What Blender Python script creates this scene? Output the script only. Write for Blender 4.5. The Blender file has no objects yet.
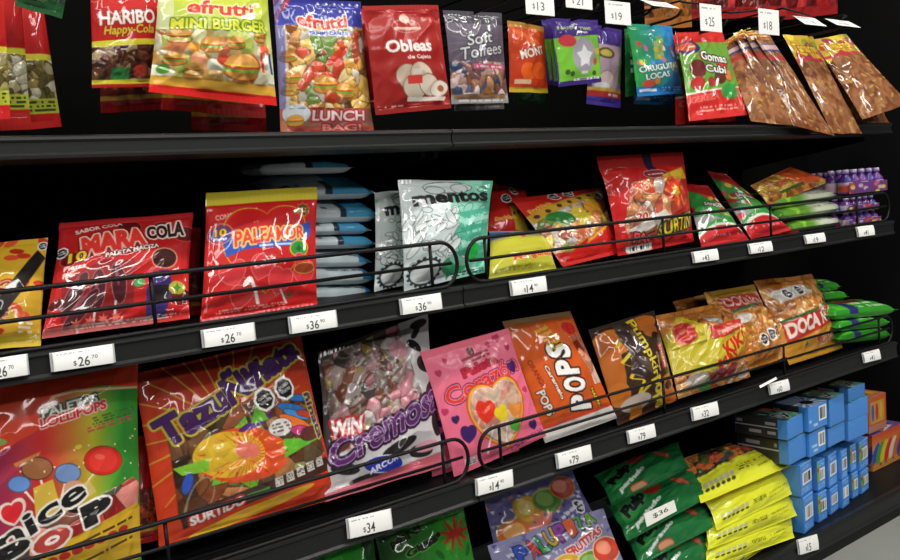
import bpy, math, random
import numpy as np
from mathutils import Matrix, Vector

SC = bpy.context.scene
COL = SC.collection
# ------------------------------------------------------------------ camera, world, lights, exposure
FOC = 850.0                                    # focal length in pixels of the 900 px wide frame
EYE = 0.862                                     # camera height above the floor
_x = np.array([1153, -168, 850.0]); _x /= np.linalg.norm(_x)
_d = np.array([656, 8800, 850.0]); _d -= _x * (_x @ _d); _d /= np.linalg.norm(_d)
AX, AZ = _x, -_d
AY = np.cross(AZ, AX)
cam_data = bpy.data.cameras.new('camera')
cam_data.sensor_width = 36.0
cam_data.lens = 36.0 * FOC / 900.0
cam_data.clip_start = 0.02
cam = bpy.data.objects.new('camera', cam_data)
COL.objects.link(cam)
right = Vector((AX[0], AY[0], AZ[0])); up = -Vector((AX[1], AY[1], AZ[1])); back = -Vector((AX[2], AY[2], AZ[2]))
m = Matrix((right, up, back)).transposed().to_4x4()
m.translation = Vector((0, -1.0, EYE))
cam.matrix_world = m
SC.camera = cam

world = bpy.data.worlds.new('store_air')
world.use_nodes = True
world.node_tree.nodes['Background'].inputs[0].default_value = (0.85, 0.92, 1.0, 1)
world.node_tree.nodes['Background'].inputs[1].default_value = 0.02
SC.world = world


def area(name, loc, target, sx, sy, power, col):
    d = bpy.data.lights.new(name, 'AREA')
    d.shape = 'RECTANGLE'; d.size = sx; d.size_y = sy; d.energy = power; d.color = col
    o = bpy.data.objects.new(name, d)
    COL.objects.link(o)
    o.location = loc
    dirv = Vector(target) - Vector(loc)
    o.rotation_euler = dirv.to_track_quat('-Z', 'Y').to_euler()
    return o


# the aisle's ceiling: rows of fluorescent tubes along and across the aisle
area('ceiling_tube', (0.9, -0.95, 2.95), (0.9, -0.75, 0), 4.2, 0.16, 72, (1.0, 0.97, 0.90))
area('ceiling_tube_far', (3.0, -1.9, 2.95), (2.2, -0.8, 0), 0.16, 2.4, 46, (1.0, 0.97, 0.90))
area('ceiling_tube_near', (-1.0, -1.9, 2.95), (-0.2, -0.8, 0.2), 0.16, 2.4, 40, (1.0, 0.95, 0.88))
area('opposite_tube', (0.8, -2.6, 2.95), (0.8, 0, 0.8), 4.0, 0.16, 36, (1.0, 0.98, 0.94))
area('next_aisle_tube', (1.2, -4.6, 2.95), (1.0, 0, 0.5), 5.0, 0.2, 60, (1.0, 0.98, 0.94))
SC.view_settings.view_transform = 'Standard'
SC.view_settings.look = 'None'
SC.view_settings.gamma = 1.0
SC.view_settings.use_curve_mapping = False
SC.view_settings.exposure = 0.0


def P(px, py, y):
    """World point seen at frame pixel (px, py) at depth y behind the shelf fronts (y = 0)."""
    r = np.array([px - 450.0, py - 280.0, FOC])
    c = np.array([r @ AX, r @ AY, r @ AZ])
    c = c / c[1] * (1.0 + y)
    return np.array([c[0], y, c[2] + EYE])


Z1, Z2, Z3, Z4 = EYE + 0.0985, EYE - 0.1325, EYE - 0.4257, EYE - 0.795     # shelf decks
XL, XM, XR = -0.545, 0.7576, 2.06
BACK = 0.40

# ------------------------------------------------------------------ small helpers


def hexc(h):
    if isinstance(h, str):
        h = h.lstrip('#')
        if len(h) == 3:
            h = ''.join(c * 2 for c in h)
        return np.array([int(h[i:i + 2], 16) / 255 for i in (0, 2, 4)])
    return np.array(h, float)


def lin(c):
    c = np.clip(c, 0, 1)
    return np.where(c <= 0.04045, c / 12.92, ((c + 0.055) / 1.055) ** 2.4)


def tag(o, label=None, cat=None, group=None, kind=None):
    if label: o['label'] = label
    if cat: o['category'] = cat
    if group: o['group'] = group
    if kind: o['kind'] = kind
    return o


def empty(name, loc, label=None, cat=None, group=None):
    o = bpy.data.objects.new(name, None)
    o.empty_display_size = 0.02
    COL.objects.link(o)
    o.location = Vector(loc)
    return tag(o, label, cat, group)


def mesh_obj(name, V, F, mat, parent=None, col=None, smooth=True, origin=None):
    """V: n x 3 world coordinates, F: list of faces or an array of quads. One object."""
    V = np.asarray(V, float)
    org = np.zeros(3)
    if parent is not None:
        org = np.array(parent.location) if parent.parent is None else np.array(parent.parent.location) + np.array(parent.location)
    elif origin is not None:
        org = np.asarray(origin, float)
    W = (V - org).astype(np.float32)
    me = bpy.data.meshes.new(name)
    if isinstance(F, np.ndarray):
        n, k = F.shape
        me.vertices.add(len(W)); me.vertices.foreach_set('co', W.ravel())
        me.loops.add(n * k); me.loops.foreach_set('vertex_index', F.astype(np.int32).ravel())
        me.polygons.add(n); me.polygons.foreach_set('loop_start', np.arange(0, n * k, k, dtype=np.int32))
        me.update(calc_edges=True)
    else:
        me.from_pydata(W.tolist(), [], [list(map(int, f)) for f in F])
        me.update()
    if smooth:
        me.polygons.foreach_set('use_smooth', np.ones(len(me.polygons), dtype=bool))
    if col is not None:
        a = me.color_attributes.new('print', 'FLOAT_COLOR', 'POINT')
        c4 = np.ones((len(W), 4), np.float32); c4[:, :3] = lin(col)
        a.data.foreach_set('color', c4.ravel())
    me.materials.append(mat)
    o = bpy.data.objects.new(name, me)
    COL.objects.link(o)
    if parent is not None:
        o.parent = parent
    elif origin is not None:
        o.location = Vector(org)
    return o


# ------------------------------------------------------------------ materials (all procedural)


def principled(name, color=None, rough=0.4, metal=0.0, coat=0.0, coat_rough=0.1, attr=False, bump=0.0, bscale=200.0, spec=0.5, mottling=0.0):
    mt = bpy.data.materials.new(name)
    mt.use_nodes = True
    nt = mt.node_tree
    b = nt.nodes['Principled BSDF']
    b.inputs['Roughness'].default_value = rough
    b.inputs['Metallic'].default_value = metal
    b.inputs['Coat Weight'].default_value = coat
    b.inputs['Coat Roughness'].default_value = coat_rough
    b.inputs['Specular IOR Level'].default_value = spec
    if color is not None:
        c = lin(hexc(color))
        b.inputs['Base Color'].default_value = (*c, 1)
    tc = nt.nodes.new('ShaderNodeTexCoord')
    if attr:
        at = nt.nodes.new('ShaderNodeAttribute'); at.attribute_name = 'print'
        nt.links.new(at.outputs['Color'], b.inputs['Base Color'])
    elif mottling:
        nz = nt.nodes.new('ShaderNodeTexNoise'); nz.inputs['Scale'].default_value = 7.0; nz.inputs['Detail'].default_value = 6.0
        rp = nt.nodes.new('ShaderNodeValToRGB')
        c = lin(hexc(color))
        rp.color_ramp.elements[0].color = (*(c * (1 - mottling)), 1); rp.color_ramp.elements[1].color = (*(c * (1 + mottling)), 1)
        nt.links.new(tc.outputs['Object'], nz.inputs['Vector']); nt.links.new(nz.outputs['Fac'], rp.inputs['Fac'])
        nt.links.new(rp.outputs['Color'], b.inputs['Base Color'])
    if bump:
        nz = nt.nodes.new('ShaderNodeTexNoise'); nz.inputs['Scale'].default_value = bscale; nz.inputs['Detail'].default_value = 3.0
        bp = nt.nodes.new('ShaderNodeBump'); bp.inputs['Strength'].default_value = bump; bp.inputs['Distance'].default_value = 0.001
        nt.links.new(tc.outputs['Object'], nz.inputs['Vector'])
        nt.links.new(nz.outputs['Fac'], bp.inputs['Height']); nt.links.new(bp.outputs['Normal'], b.inputs['Normal'])
    return mt


M = dict(
    film=principled('printed_film', rough=0.5, spec=0.15, coat=0.65, coat_rough=0.06, attr=True, bump=0.1, bscale=110),
    matte=principled('matte_printed_film', rough=0.5, spec=0.2, coat=0.45, coat_rough=0.13, attr=True, bump=0.1, bscale=120),
    foil=principled('foil_film', rough=0.45, spec=0.25, metal=0.0, coat=1.0, coat_rough=0.05, attr=True, bump=0.2, bscale=110),
    clear=principled('clear_film_over_candy', rough=0.5, spec=0.2, coat=1.0, coat_rough=0.03, attr=True, bump=0.2, bscale=80),
    card=principled('printed_card', rough=0.5, coat=0.1, attr=True),
    boxcard=principled('glossy_carton', rough=0.38, coat=0.35, coat_rough=0.15, attr=True),
    black=principled('black_powder_coat', '#101112', rough=0.5, spec=0.2, bump=0.15, bscale=900, mottling=0.15),
    rail=principled('black_rail_plastic', '#18191a', rough=0.42, spec=0.35, bump=0.05, bscale=500, mottling=0.12),
    panel=principled('black_back_panel', '#070707', rough=0.8, spec=0.04, bump=0.2, bscale=300, mottling=0.15),
    wire=principled('black_coated_wire', '#0c0c0d', rough=0.5, spec=0.25),
    floor=principled('grey_floor', '#8d8f8a', rough=0.35, bump=0.05, bscale=30, mottling=0.12),
    ceil=principled('ceiling_board', '#8f8f8c', rough=0.8, mottling=0.05),
    plastic=principled('clear_grey_plastic', '#b9bcbd', rough=0.3, coat=0.3),
)

# ------------------------------------------------------------------ printing: a small rasteriser whose canvas colours the mesh points
_TC = {}


def text_tris(s, bold):
    k = (s, bold)
    if k in _TC: return _TC[k]
    cu = bpy.data.curves.new('t', 'FONT')
    cu.body = s; cu.size = 1.0; cu.offset = bold; cu.resolution_u = 3
    ob = bpy.data.objects.new('t', cu)
    COL.objects.link(ob)
    bpy.context.view_layer.update()
    dg = bpy.context.evaluated_depsgraph_get()
    me = bpy.data.meshes.new_from_object(ob.evaluated_get(dg))
    me.calc_loop_triangles()
    n = len(me.loop_triangles)
    co = np.empty(len(me.vertices) * 3, np.float32); me.vertices.foreach_get('co', co); co = co.reshape(-1, 3)[:, :2]
    ti = np.empty(n * 3, np.int32); me.loop_triangles.foreach_get('vertices', ti); ti = ti.reshape(-1, 3)
    lo, hi = co.min(0), co.max(0)
    T = (co - lo) / np.maximum(hi - lo, 1e-6); T[:, 1] = 1 - T[:, 1]
    bpy.data.objects.remove(ob); bpy.data.curves.remove(cu); bpy.data.meshes.remove(me)
    _TC[k] = (T[ti], float((hi[0] - lo[0]) / (hi[1] - lo[1])))
    return _TC[k]


def dilate(mk, r):
    r = max(1.0, r)
    H, W = mk.shape
    out = mk.copy()
    for rr in (r, r * 0.5):
        for a in np.linspace(0, 2 * np.pi, 16, endpoint=False):
            dx, dy = int(round(rr * np.cos(a))), int(round(rr * np.sin(a)))
            ys, ye, xs, xe = max(0, dy), min(H, H + dy), max(0, dx), min(W, W + dx)
            if ye <= ys or xe <= xs: continue
            np.maximum(out[ys:ye, xs:xe], mk[ys - dy:ye - dy, xs - dx:xe - dx], out=out[ys:ye, xs:xe])
    return out


def bspline(R, x, y):
    """cubic B-spline surface with lattice R sampled at x, y in lattice units"""
    h, w = R.shape
    xi = np.floor(x).astype(int); yi = np.floor(y).astype(int)
    fx, fy = x - xi, y - yi
    bw = lambda f: ((1 - f) ** 3 / 6, (3 * f ** 3 - 6 * f ** 2 + 4) / 6, (-3 * f ** 3 + 3 * f ** 2 + 3 * f + 1) / 6, f ** 3 / 6)
    bx, by = bw(fx), bw(fy)
    o = np.zeros_like(x)
    for j in range(4):
        for i in range(4):
            o += bx[i] * by[j] * R[(yi + j) % h, (xi + i) % w]
    return o


def noise(u, v, fx, fy, rng, ang=0.0):
    R = rng.uniform(-1, 1, (int(fy) * 2 + 7, int(fx) * 2 + 7))
    c, s = math.cos(ang), math.sin(ang)
    uu, vv = (u - .5) * c + (v - .5) * s + 1.0, -(u - .5) * s + (v - .5) * c + 1.0
    return bspline(R, uu * fx, vv * fy)


class Art:
    def __init__(s, W, H, bg, seed=0):
        s.W, s.H = W, H
        s.a = np.empty((H, W, 3)); s.a[:] = hexc(bg)
        s.rel = np.zeros((H, W)); s.parts = {}
        s.rng = np.random.default_rng(seed)
        s.U, s.V = np.meshgrid((np.arange(W) + .5) / W, (np.arange(H) + .5) / H)

    def fill(s, mk, c, al=1.0):
        mk = (mk * al)[..., None] if mk.dtype != bool else (mk.astype(float) * al)[..., None]
        s.a = s.a * (1 - mk) + (c if isinstance(c, np.ndarray) and c.ndim == 3 else hexc(c)) * mk
        return mk[..., 0] > .5

    def rect(s, u0, v0, u1, v1, c, al=1.0):
        return s.fill((s.U >= u0) & (s.U <= u1) & (s.V >= v0) & (s.V <= v1), c, al)

    def grad(s, c0, c1, horiz=False, u0=0, u1=1, v0=0, v1=1):
        mk = (s.U >= u0) & (s.U <= u1) & (s.V >= v0) & (s.V <= v1)
        t = np.clip((s.U - u0) / (u1 - u0) if horiz else (s.V - v0) / (v1 - v0), 0, 1)[..., None]
        g = hexc(c0) * (1 - t) + hexc(c1) * t
        s.a = np.where(mk[..., None], g, s.a)

    def mpoly(s, pts):
        x, y = s.U, s.V
        ins = np.zeros(x.shape, bool)
        n = len(pts)
        for i in range(n):
            (x0, y0), (x1, y1) = pts[i], pts[(i + 1) % n]
            if y0 == y1: continue
            ins ^= ((y0 > y) != (y1 > y)) & (x < (x1 - x0) * (y - y0) / (y1 - y0) + x0)
        return ins

    def poly(s, pts, c, al=1.0):
        return s.fill(s.mpoly(pts), c, al)

    def mell(s, u, v, ru, rv, rot=0):
        dx, dy = (s.U - u) * s.W / s.H, s.V - v
        c, n = math.cos(math.radians(rot)), math.sin(math.radians(rot))
        a, b = dx * c + dy * n, -dx * n + dy * c
        return (a / (ru * s.W / s.H)) ** 2 + (b / rv) ** 2 <= 1

    def ell(s, u, v, ru, rv, c, rot=0, out=None, ow=.01):
        if out: s.fill(s.mell(u, v, ru + ow * s.H / s.W, rv + ow, rot), out)
        return s.fill(s.mell(u, v, ru, rv, rot), c)

    def ring(s, u, v, ru, rv, wd, c, rot=0):
        s.fill(s.mell(u, v, ru, rv, rot) & ~s.mell(u, v, ru - wd * s.H / s.W, rv - wd, rot), c)

    def mheart(s, u, v, r, rot=0):
        dx, dy = (s.U - u) * s.W / s.H / r, (s.V - v) / r
        c, n = math.cos(math.radians(rot)), math.sin(math.radians(rot))
        x, y = dx * c + dy * n, -(-dx * n + dy * c)
        x, y = x * 1.15, y * 1.15 + .15
        return (x * x + y * y - 1) ** 3 - x * x * y ** 3 <= 0

    def heart(s, u, v, r, c, rot=0, out=None, ow=.01):
        if out: s.fill(s.mheart(u, v, r + ow, rot), out)
        return s.fill(s.mheart(u, v, r, rot), c)

    def star(s, u, v, r, c, n=5, k=.45, rot=0, out=None, ow=.01):
        def pts(r):
            return [(u + (r if i % 2 == 0 else r * k) * math.sin(math.pi * i / n + math.radians(rot)) * s.H / s.W,
                     v - (r if i % 2 == 0 else r * k) * math.cos(math.pi * i / n + math.radians(rot))) for i in range(2 * n)]
        if out: s.poly(pts(r + ow), out)
        return s.poly(pts(r), c)

    def rays(s, u, v, r0, r1, n, c, al=1.0, duty=.35):
        dx, dy = (s.U - u) * s.W / s.H, s.V - v
        rr, th = np.hypot(dx, dy), np.arctan2(dy, dx)
        return s.fill((rr > r0) & (rr < r1) & ((th * n / (2 * np.pi)) % 1 < duty * (1.15 - rr / r1)), c, al)

    def tmask(s, st, u, v, w, h, rot=0, bold=.03, arch=0.0, shear=0.0, grow=0.0):
        T, asp = text_tris(st, bold)
        W, H = s.W, s.H
        hp = h * H
        wp = (w * W) if w else hp * asp
        x, y = T[..., 0] - .5, T[..., 1] - .5
        y = y * (1 + grow * x) + arch * (4 * x * x - .5)
        X, Yv = x * wp - y * shear * hp, y * hp
        c, n = math.cos(math.radians(rot)), math.sin(math.radians(rot))
        PX = u * W + X * c + Yv * n
        PY = v * H - X * n + Yv * c
        mk = np.zeros((H, W))
        for q in range(len(PX)):
            ax, bx, cx = PX[q]; ay, by, cy = PY[q]
            x0, x1 = max(0, int(min(ax, bx, cx))), min(W, int(max(ax, bx, cx)) + 2)
            y0, y1 = max(0, int(min(ay, by, cy))), min(H, int(max(ay, by, cy)) + 2)
            if x1 <= x0 or y1 <= y0: continue
            gx = np.arange(x0, x1)[None] + .5; gy = np.arange(y0, y1)[:, None] + .5
            d = (bx - ax) * (cy - ay) - (by - ay) * (cx - ax)
            if abs(d) < 1e-9: continue
            sg = 1 if d > 0 else -1
            e = lambda px, py, qx, qy: ((qx - px) * (gy - py) - (qy - py) * (gx - px)) * sg >= -0.3
            mk[y0:y1, x0:x1] = np.maximum(mk[y0:y1, x0:x1], e(ax, ay, bx, by) & e(bx, by, cx, cy) & e(cx, cy, ax, ay))
        return mk

    def text(s, st, u, v, w, h, c, rot=0, out=None, ow=.012, out2=None, ow2=.02, **k):
        mk = s.tmask(st, u, v, w, h, rot, **k)
        if out2: s.fill(dilate(mk, (ow + ow2) * s.H), out2)
        if out: s.fill(dilate(mk, ow * s.H), out)
        s.fill(mk, c)

    def fine(s, u0, v0, u1, v1, rows, c, rot=0, dens=.62, al=.9):
        """lines of unreadably small print"""
        cu, cv = (u0 + u1) / 2, (v0 + v1) / 2
        dx, dy = (s.U - cu) * s.W / s.H, s.V - cv
        cc, n = math.cos(math.radians(rot)), math.sin(math.radians(rot))
        x, y = dx * cc - dy * n, dx * n + dy * cc
        hw, hh = (u1 - u0) / 2 * s.W / s.H, (v1 - v0) / 2
        ins = (abs(x) < hw) & (abs(y) < hh)
        row = np.clip(((y + hh) / (2 * hh) * rows), 0, rows - .001)
        ch = np.clip((x + hw) / (2 * hh) * rows * 1.7, 0, 9999).astype(int)
        R = s.rng.random((rows, int(ch.max()) + 2))
        on = (R[row.astype(int), ch] < dens) & (row % 1 > .22) & (row % 1 < .8)
        return s.fill(ins & on, c, al)

    def candy(s, mk, cols, n, gap='#2a1712', k=.004, rel=1.0):
        """a jumble of small wrapped pieces seen through film"""
        st = 3
        n = int(n * 2.3); k = k * .55
        U, V = s.U[::st, ::st] * s.W / s.H, s.V[::st, ::st]
        pu, pv = s.rng.random(n) * s.W / s.H, s.rng.random(n)
        ang = s.rng.random(n) * 3.14; st_ = s.rng.uniform(1.0, 2.0, n)
        d1 = np.full(U.shape, 9.); d2 = np.full(U.shape, 9.); idx = np.zeros(U.shape, int)
        for i in range(n):
            dx, dy = U - pu[i], V - pv[i]
            c, q = math.cos(ang[i]), math.sin(ang[i])
            a, b = dx * c + dy * q, (-dx * q + dy * c) * st_[i]
            d = np.sqrt(a * a + b * b)
            nw = d < d1
            d2 = np.where(nw, d1, np.minimum(d2, d)); d1 = np.where(nw, d, d1); idx[nw] = i
        C = np.array([hexc(c) for c in cols])[s.rng.integers(0, len(cols), n)]
        C = np.clip(C + s.rng.normal(0, .05, (n, 1)), 0, 1)
        img = C[idx]
        g = (d2 - d1) < k * 2
        img = np.clip(img * (1 + .16 * noise(s.U[::st, ::st], s.V[::st, ::st], 26, 26, s.rng)[..., None] + .12 * noise(s.U[::st, ::st], s.V[::st, ::st], 60, 40, s.rng, .7)[..., None]), 0, 1)
        img[g] = img[g] * .35 + hexc(gap) * .65
        fl = (np.abs(noise(s.U[::st, ::st], s.V[::st, ::st], 14, 9, s.rng, .6)) < .035) & (noise(s.U[::st, ::st], s.V[::st, ::st], 5, 5, s.rng) > .05)
        img[fl] = img[fl] * .55 + np.array([.8, .78, .76]) * .45
        img = np.repeat(np.repeat(img, st, 0), st, 1)[:s.H, :s.W]
        r = np.repeat(np.repeat(np.clip((d2 - d1) * 12, 0, 1), st, 0), st, 1)[:s.H, :s.W]
        if img.shape[0] < s.H or img.shape[1] < s.W:
            img = np.pad(img, ((0, s.H - img.shape[0]), (0, s.W - img.shape[1]), (0, 0)), mode='edge')
            r = np.pad(r, ((0, s.H - r.shape[0]), (0, s.W - r.shape[1])), mode='edge')
        s.rel = np.where(mk, r * rel, s.rel)
        s.fill(mk, img)

    def octagon(s, u, v, r, rot=0, label=('EXCESO', 'AZUCARES')):
        def pts(r):
            return [(u + r * math.cos(math.pi / 8 + i * math.pi / 4 - math.radians(rot)) * s.H / s.W, v + r * math.sin(math.pi / 8 + i * math.pi / 4 - math.radians(rot))) for i in range(8)]
        mk = s.mpoly(pts(r * 1.28))
        s.fill(mk, '#e8e8e8'); s.poly(pts(r), '#141414')
        if r * s.H > 9:
            n, c = math.sin(math.radians(rot)), math.cos(math.radians(rot))
            for k_, t in ((-.28, label[0]), (.22, label[1])):
                s.text(t, u + n * k_ * r * s.H / s.W, v + c * k_ * r, r * 1.35 * s.H / s.W, r * .28, '#e8e8e8', rot, bold=.02)
        return mk

    def barcode(s, u0, v0, u1, v1, horiz=True):
        s.rect(u0, v0, u1, v1, '#e9e9e6')
        du, dv = (u1 - u0) * .12, (v1 - v0) * .12
        n = 26
        R = s.rng.random(n) < .5
        t = (s.U - u0 - du) / (u1 - u0 - 2 * du) if horiz else (s.V - v0 - dv) / (v1 - v0 - 2 * dv)
        ins = (s.U > u0 + du) & (s.U < u1 - du) & (s.V > v0 + dv) & (s.V < v1 - dv)
        s.fill(ins & R[np.clip((t * n).astype(int), 0, n - 1)], '#222222')

    def part(s, name, mk, mat=None):
        s.parts[name] = (mk, mat)


def sample(img, nu, nv):
    """box filter the canvas down to the (nv+1) x (nu+1) mesh points"""
    H, W = img.shape[:2]
    acc = None
    for oy in (-1, 0, 1):
        for ox in (-1, 0, 1):
            xi = np.clip(np.linspace(0, W - 1, nu + 1).round().astype(int) + ox, 0, W - 1)
            yi = np.clip(np.linspace(0, H - 1, nv + 1).round().astype(int) + oy, 0, H - 1)
            q = img[yi][:, xi]
            acc = q if acc is None else acc + q
    return acc / 9.0


# ------------------------------------------------------------------ bags


def grid_faces(keep, nu):
    j, i = np.nonzero(keep)
    a = j * (nu + 1) + i
    return np.stack([a, a + nu + 1, a + nu + 2, a + 1], 1)


def compact(V, C, F):
    use = np.unique(F)
    mp = np.zeros(len(V), np.int64); mp[use] = np.arange(len(use))
    return V[use], (C[use] if C is not None else None), mp[F]


BAGLOG = []


def bag(name, label, cat, q, art, T=.014, seals=(.05, .05), axis='v', wr=.9, seed=1, mat='film', group=None, backcol=None,
        res=1.25, bg='#888888', pinch=.03, relief=.0015, power=2.4, puff=.75, limp=0.0, flo=None, dens=None):
    """q: the four corners (top left, top right, bottom right, bottom left) as world points, or (px, py, depth)."""
    c = []
    for k in q:
        c.append(np.asarray(k[1], float) if k[0] == 'w' else P(*k))
    c = np.array(c)
    if flo is not None:                    # stand the bag on its shelf instead of letting it sink in
        for t_, b_ in ((0, 3), (1, 2)):
            zt = flo + .0025
            if c[b_][2] < zt or (c[b_][2] - zt < .006):
                f_ = (zt - c[b_][2]) / (c[t_][2] - c[b_][2])
                c[b_] = c[b_] + (c[t_] - c[b_]) * f_
    eye = np.array([0, -1.0, EYE])

    def proj(p):
        d = p - eye
        r = d[0] * AX + d[1] * AY + d[2] * AZ
        return np.array([r[0] / r[2], r[1] / r[2]]) * FOC
    pp = [proj(k) for k in c]
    wpx = max(np.linalg.norm(pp[1] - pp[0]), np.linalg.norm(pp[2] - pp[3]))
    hpx = max(np.linalg.norm(pp[3] - pp[0]), np.linalg.norm(pp[2] - pp[1]))
    wm = (np.linalg.norm(c[1] - c[0]) + np.linalg.norm(c[2] - c[3])) / 2
    hm = (np.linalg.norm(c[3] - c[0]) + np.linalg.norm(c[2] - c[1])) / 2
    n = dens or max(wpx / wm, hpx / hm) * res
    nu, nv = int(np.clip(wm * n, 16, 300)), int(np.clip(hm * n, 16, 320))
    A = Art(nu * 3, nv * 3, bg, seed)
    if art: art(A)
    rng = np.random.default_rng(seed * 7 + 3)
    s1, t1 = np.linspace(0, 1, nu + 1), np.linspace(0, 1, nv + 1)
    u, v = np.meshgrid(s1, t1)
    col = sample(A.a, nu, nv)
    rel = sample(A.rel, nu, nv)
    a_, b_ = (u, v) if axis == 'v' else (v, u)          # a_ runs across the seal, b_ from seal to seal
    s0, s2 = seals
    w_ = np.clip((b_ - s0) / max(1e-6, 1 - s0 - s2), 0, 1)
    x = 2 * a_ - 1
    across = np.clip(1 - np.abs(x) ** power, 0, 1) ** puff
    along = np.clip(1 - np.abs(2 * w_ - 1) ** power, 0, 1) ** puff
    prof = across * along
    lump = 1 + .3 * noise(u, v, 2.2, 2.2, rng) + .22 * noise(u, v, 5, 5, rng, .6)
    soft = np.clip(across * 3, 0, 1) * np.clip(along * 2.5, 0, 1)
    hgt = T * prof * lump
    hgt += soft * rel * relief
    inv = 1.0 / .12
    k = max(.35, min(1.5, min(wm, hm) / .12))
    r1 = -np.abs(noise(u, v, wm * inv * 3.2 + 2, hm * inv * 1.6 + 1, rng, .5)) * .0042
    r2 = -np.abs(noise(u, v, wm * inv * 3 + 2, hm * inv * 6 + 2, rng, -.7)) * .0040
    r3 = noise(u, v, wm * inv * 12 + 3, hm * inv * 8 + 3, rng, .9) * .0010
    hgt += wr * k * soft * (r1 + r2 + r3)
    # puckers running out of the seals
    dist = np.minimum(w_, 1 - w_)
    puck = noise(a_, b_ * .25, 16, 2, rng) * np.exp(-dist * 7) * .0042 * k
    hgt += wr * puck * np.clip(across * 4, 0, 1) * np.clip(dist * 30, .25, 1)
    inseal = (b_ < s0) | (b_ > 1 - s2)
    rib = np.sin(a_ * wm * 900) * .00012
    edge = np.clip(across * 6, 0, 1)
    sealwave = noise(a_, b_ * .2, 5, 2, rng) * .0035 * wr * k
    hgt = np.where(inseal, .0004 * edge, hgt + .0004 * edge)
    # whole sheet bends a little; the seals flutter
    sheet = sealwave * np.exp(-dist * 6) + limp * (u - .5) * (v - .5) + noise(u, v, 1.6, 1.6, rng) * .0026 * wr * k
    # in-plane: sides draw in where the bag is full
    pin = pinch * along
    pu = u + (0.5 - u) * pin if axis == 'v' else u
    pv = v + (0.5 - v) * pin if axis == 'u' else v
    pu = pu + noise(u * .3, v, 2, 6, rng) * .008 * wr * (np.abs(2 * u - 1) ** 4)
    pv = pv + noise(u, v * .3, 6, 2, rng) * .006 * wr * (np.abs(2 * v - 1) ** 4)
    base = ((1 - pu) * (1 - pv))[..., None] * c[0] + (pu * (1 - pv))[..., None] * c[1] + (pu * pv)[..., None] * c[2] + ((1 - pu) * pv)[..., None] * c[3]
    nrm = np.cross((c[3] + c[2] - c[0] - c[1]), (c[1] + c[2] - c[0] - c[3])); nrm /= np.linalg.norm(nrm)
    V = base + nrm * (sheet + hgt + np.where(inseal, rib, 0))[..., None]
    Vb = base + nrm * (sheet - np.where(inseal, .0004 * edge, T * .8 * prof + .0004 * edge))[..., None]
    V, C = V.reshape(-1, 3), col.reshape(-1, 3)
    zl = V[:, 2].min()
    ctr = V.mean(0)
    BAGLOG.append((label, wm, hm, zl - EYE, V[:, 1].min(), V[:, 1].max()))
    root = empty(name, (ctr[0], ctr[1], zl), label, cat, group)
    # which quad belongs to which part
    uc, vc = (s1[:-1] + s1[1:]) / 2, (t1[:-1] + t1[1:]) / 2
    bc = np.broadcast_to(vc[:, None], (nv, nu)) if axis == 'v' else np.broadcast_to(uc[None], (nv, nu))
    pid = np.zeros((nv, nu), int)
    names = [('body', mat)]
    if s0 > 0: pid[bc < s0] = 1
    names.append(('top_seal' if axis == 'v' else 'end_seal', mat))
    if s2 > 0: pid[bc > 1 - s2] = 2
    names.append(('bottom_seal' if axis == 'v' else 'end_seal', mat))
    for k_, (mk, mm) in A.parts.items():
        ys, xs = (vc * A.H).astype(int), (uc * A.W).astype(int)
        sel = mk[ys][:, xs] & (pid == 0)
        if sel.sum() < 3: continue
        names.append((k_, mm or mat)); pid[sel] = len(names) - 1
    for i, (nm, mm) in enumerate(names):
        F = grid_faces(pid == i, nu)
        if not len(F): continue
        Vi, Ci, Fi = compact(V, C, F)
        if i == 0:                                    # the back of the bag belongs to the body
            ju = np.unique(np.r_[np.arange(0, nu + 1, 3), nu]); jv = np.unique(np.r_[np.arange(0, nv + 1, 3), nv])
            B = Vb.reshape(nv + 1, nu + 1, 3)[jv][:, ju]
            nb, mb = len(ju), len(jv)
            ii, jj = np.meshgrid(np.arange(nb - 1), np.arange(mb - 1))
            a = (jj * nb + ii).ravel()
            FB = np.stack([a, a + 1, a + nb + 1, a + nb], 1) + len(Vi)
            cb = np.broadcast_to(hexc(backcol) if backcol is not None else np.median(C, 0), (nb * mb, 3))
            Vi = np.concatenate([Vi, B.reshape(-1, 3)]); Ci = np.concatenate([Ci, cb]); Fi = np.concatenate([Fi, FB])
        mesh_obj(nm, Vi, Fi, M[mm], root, Ci)
    return root


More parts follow.
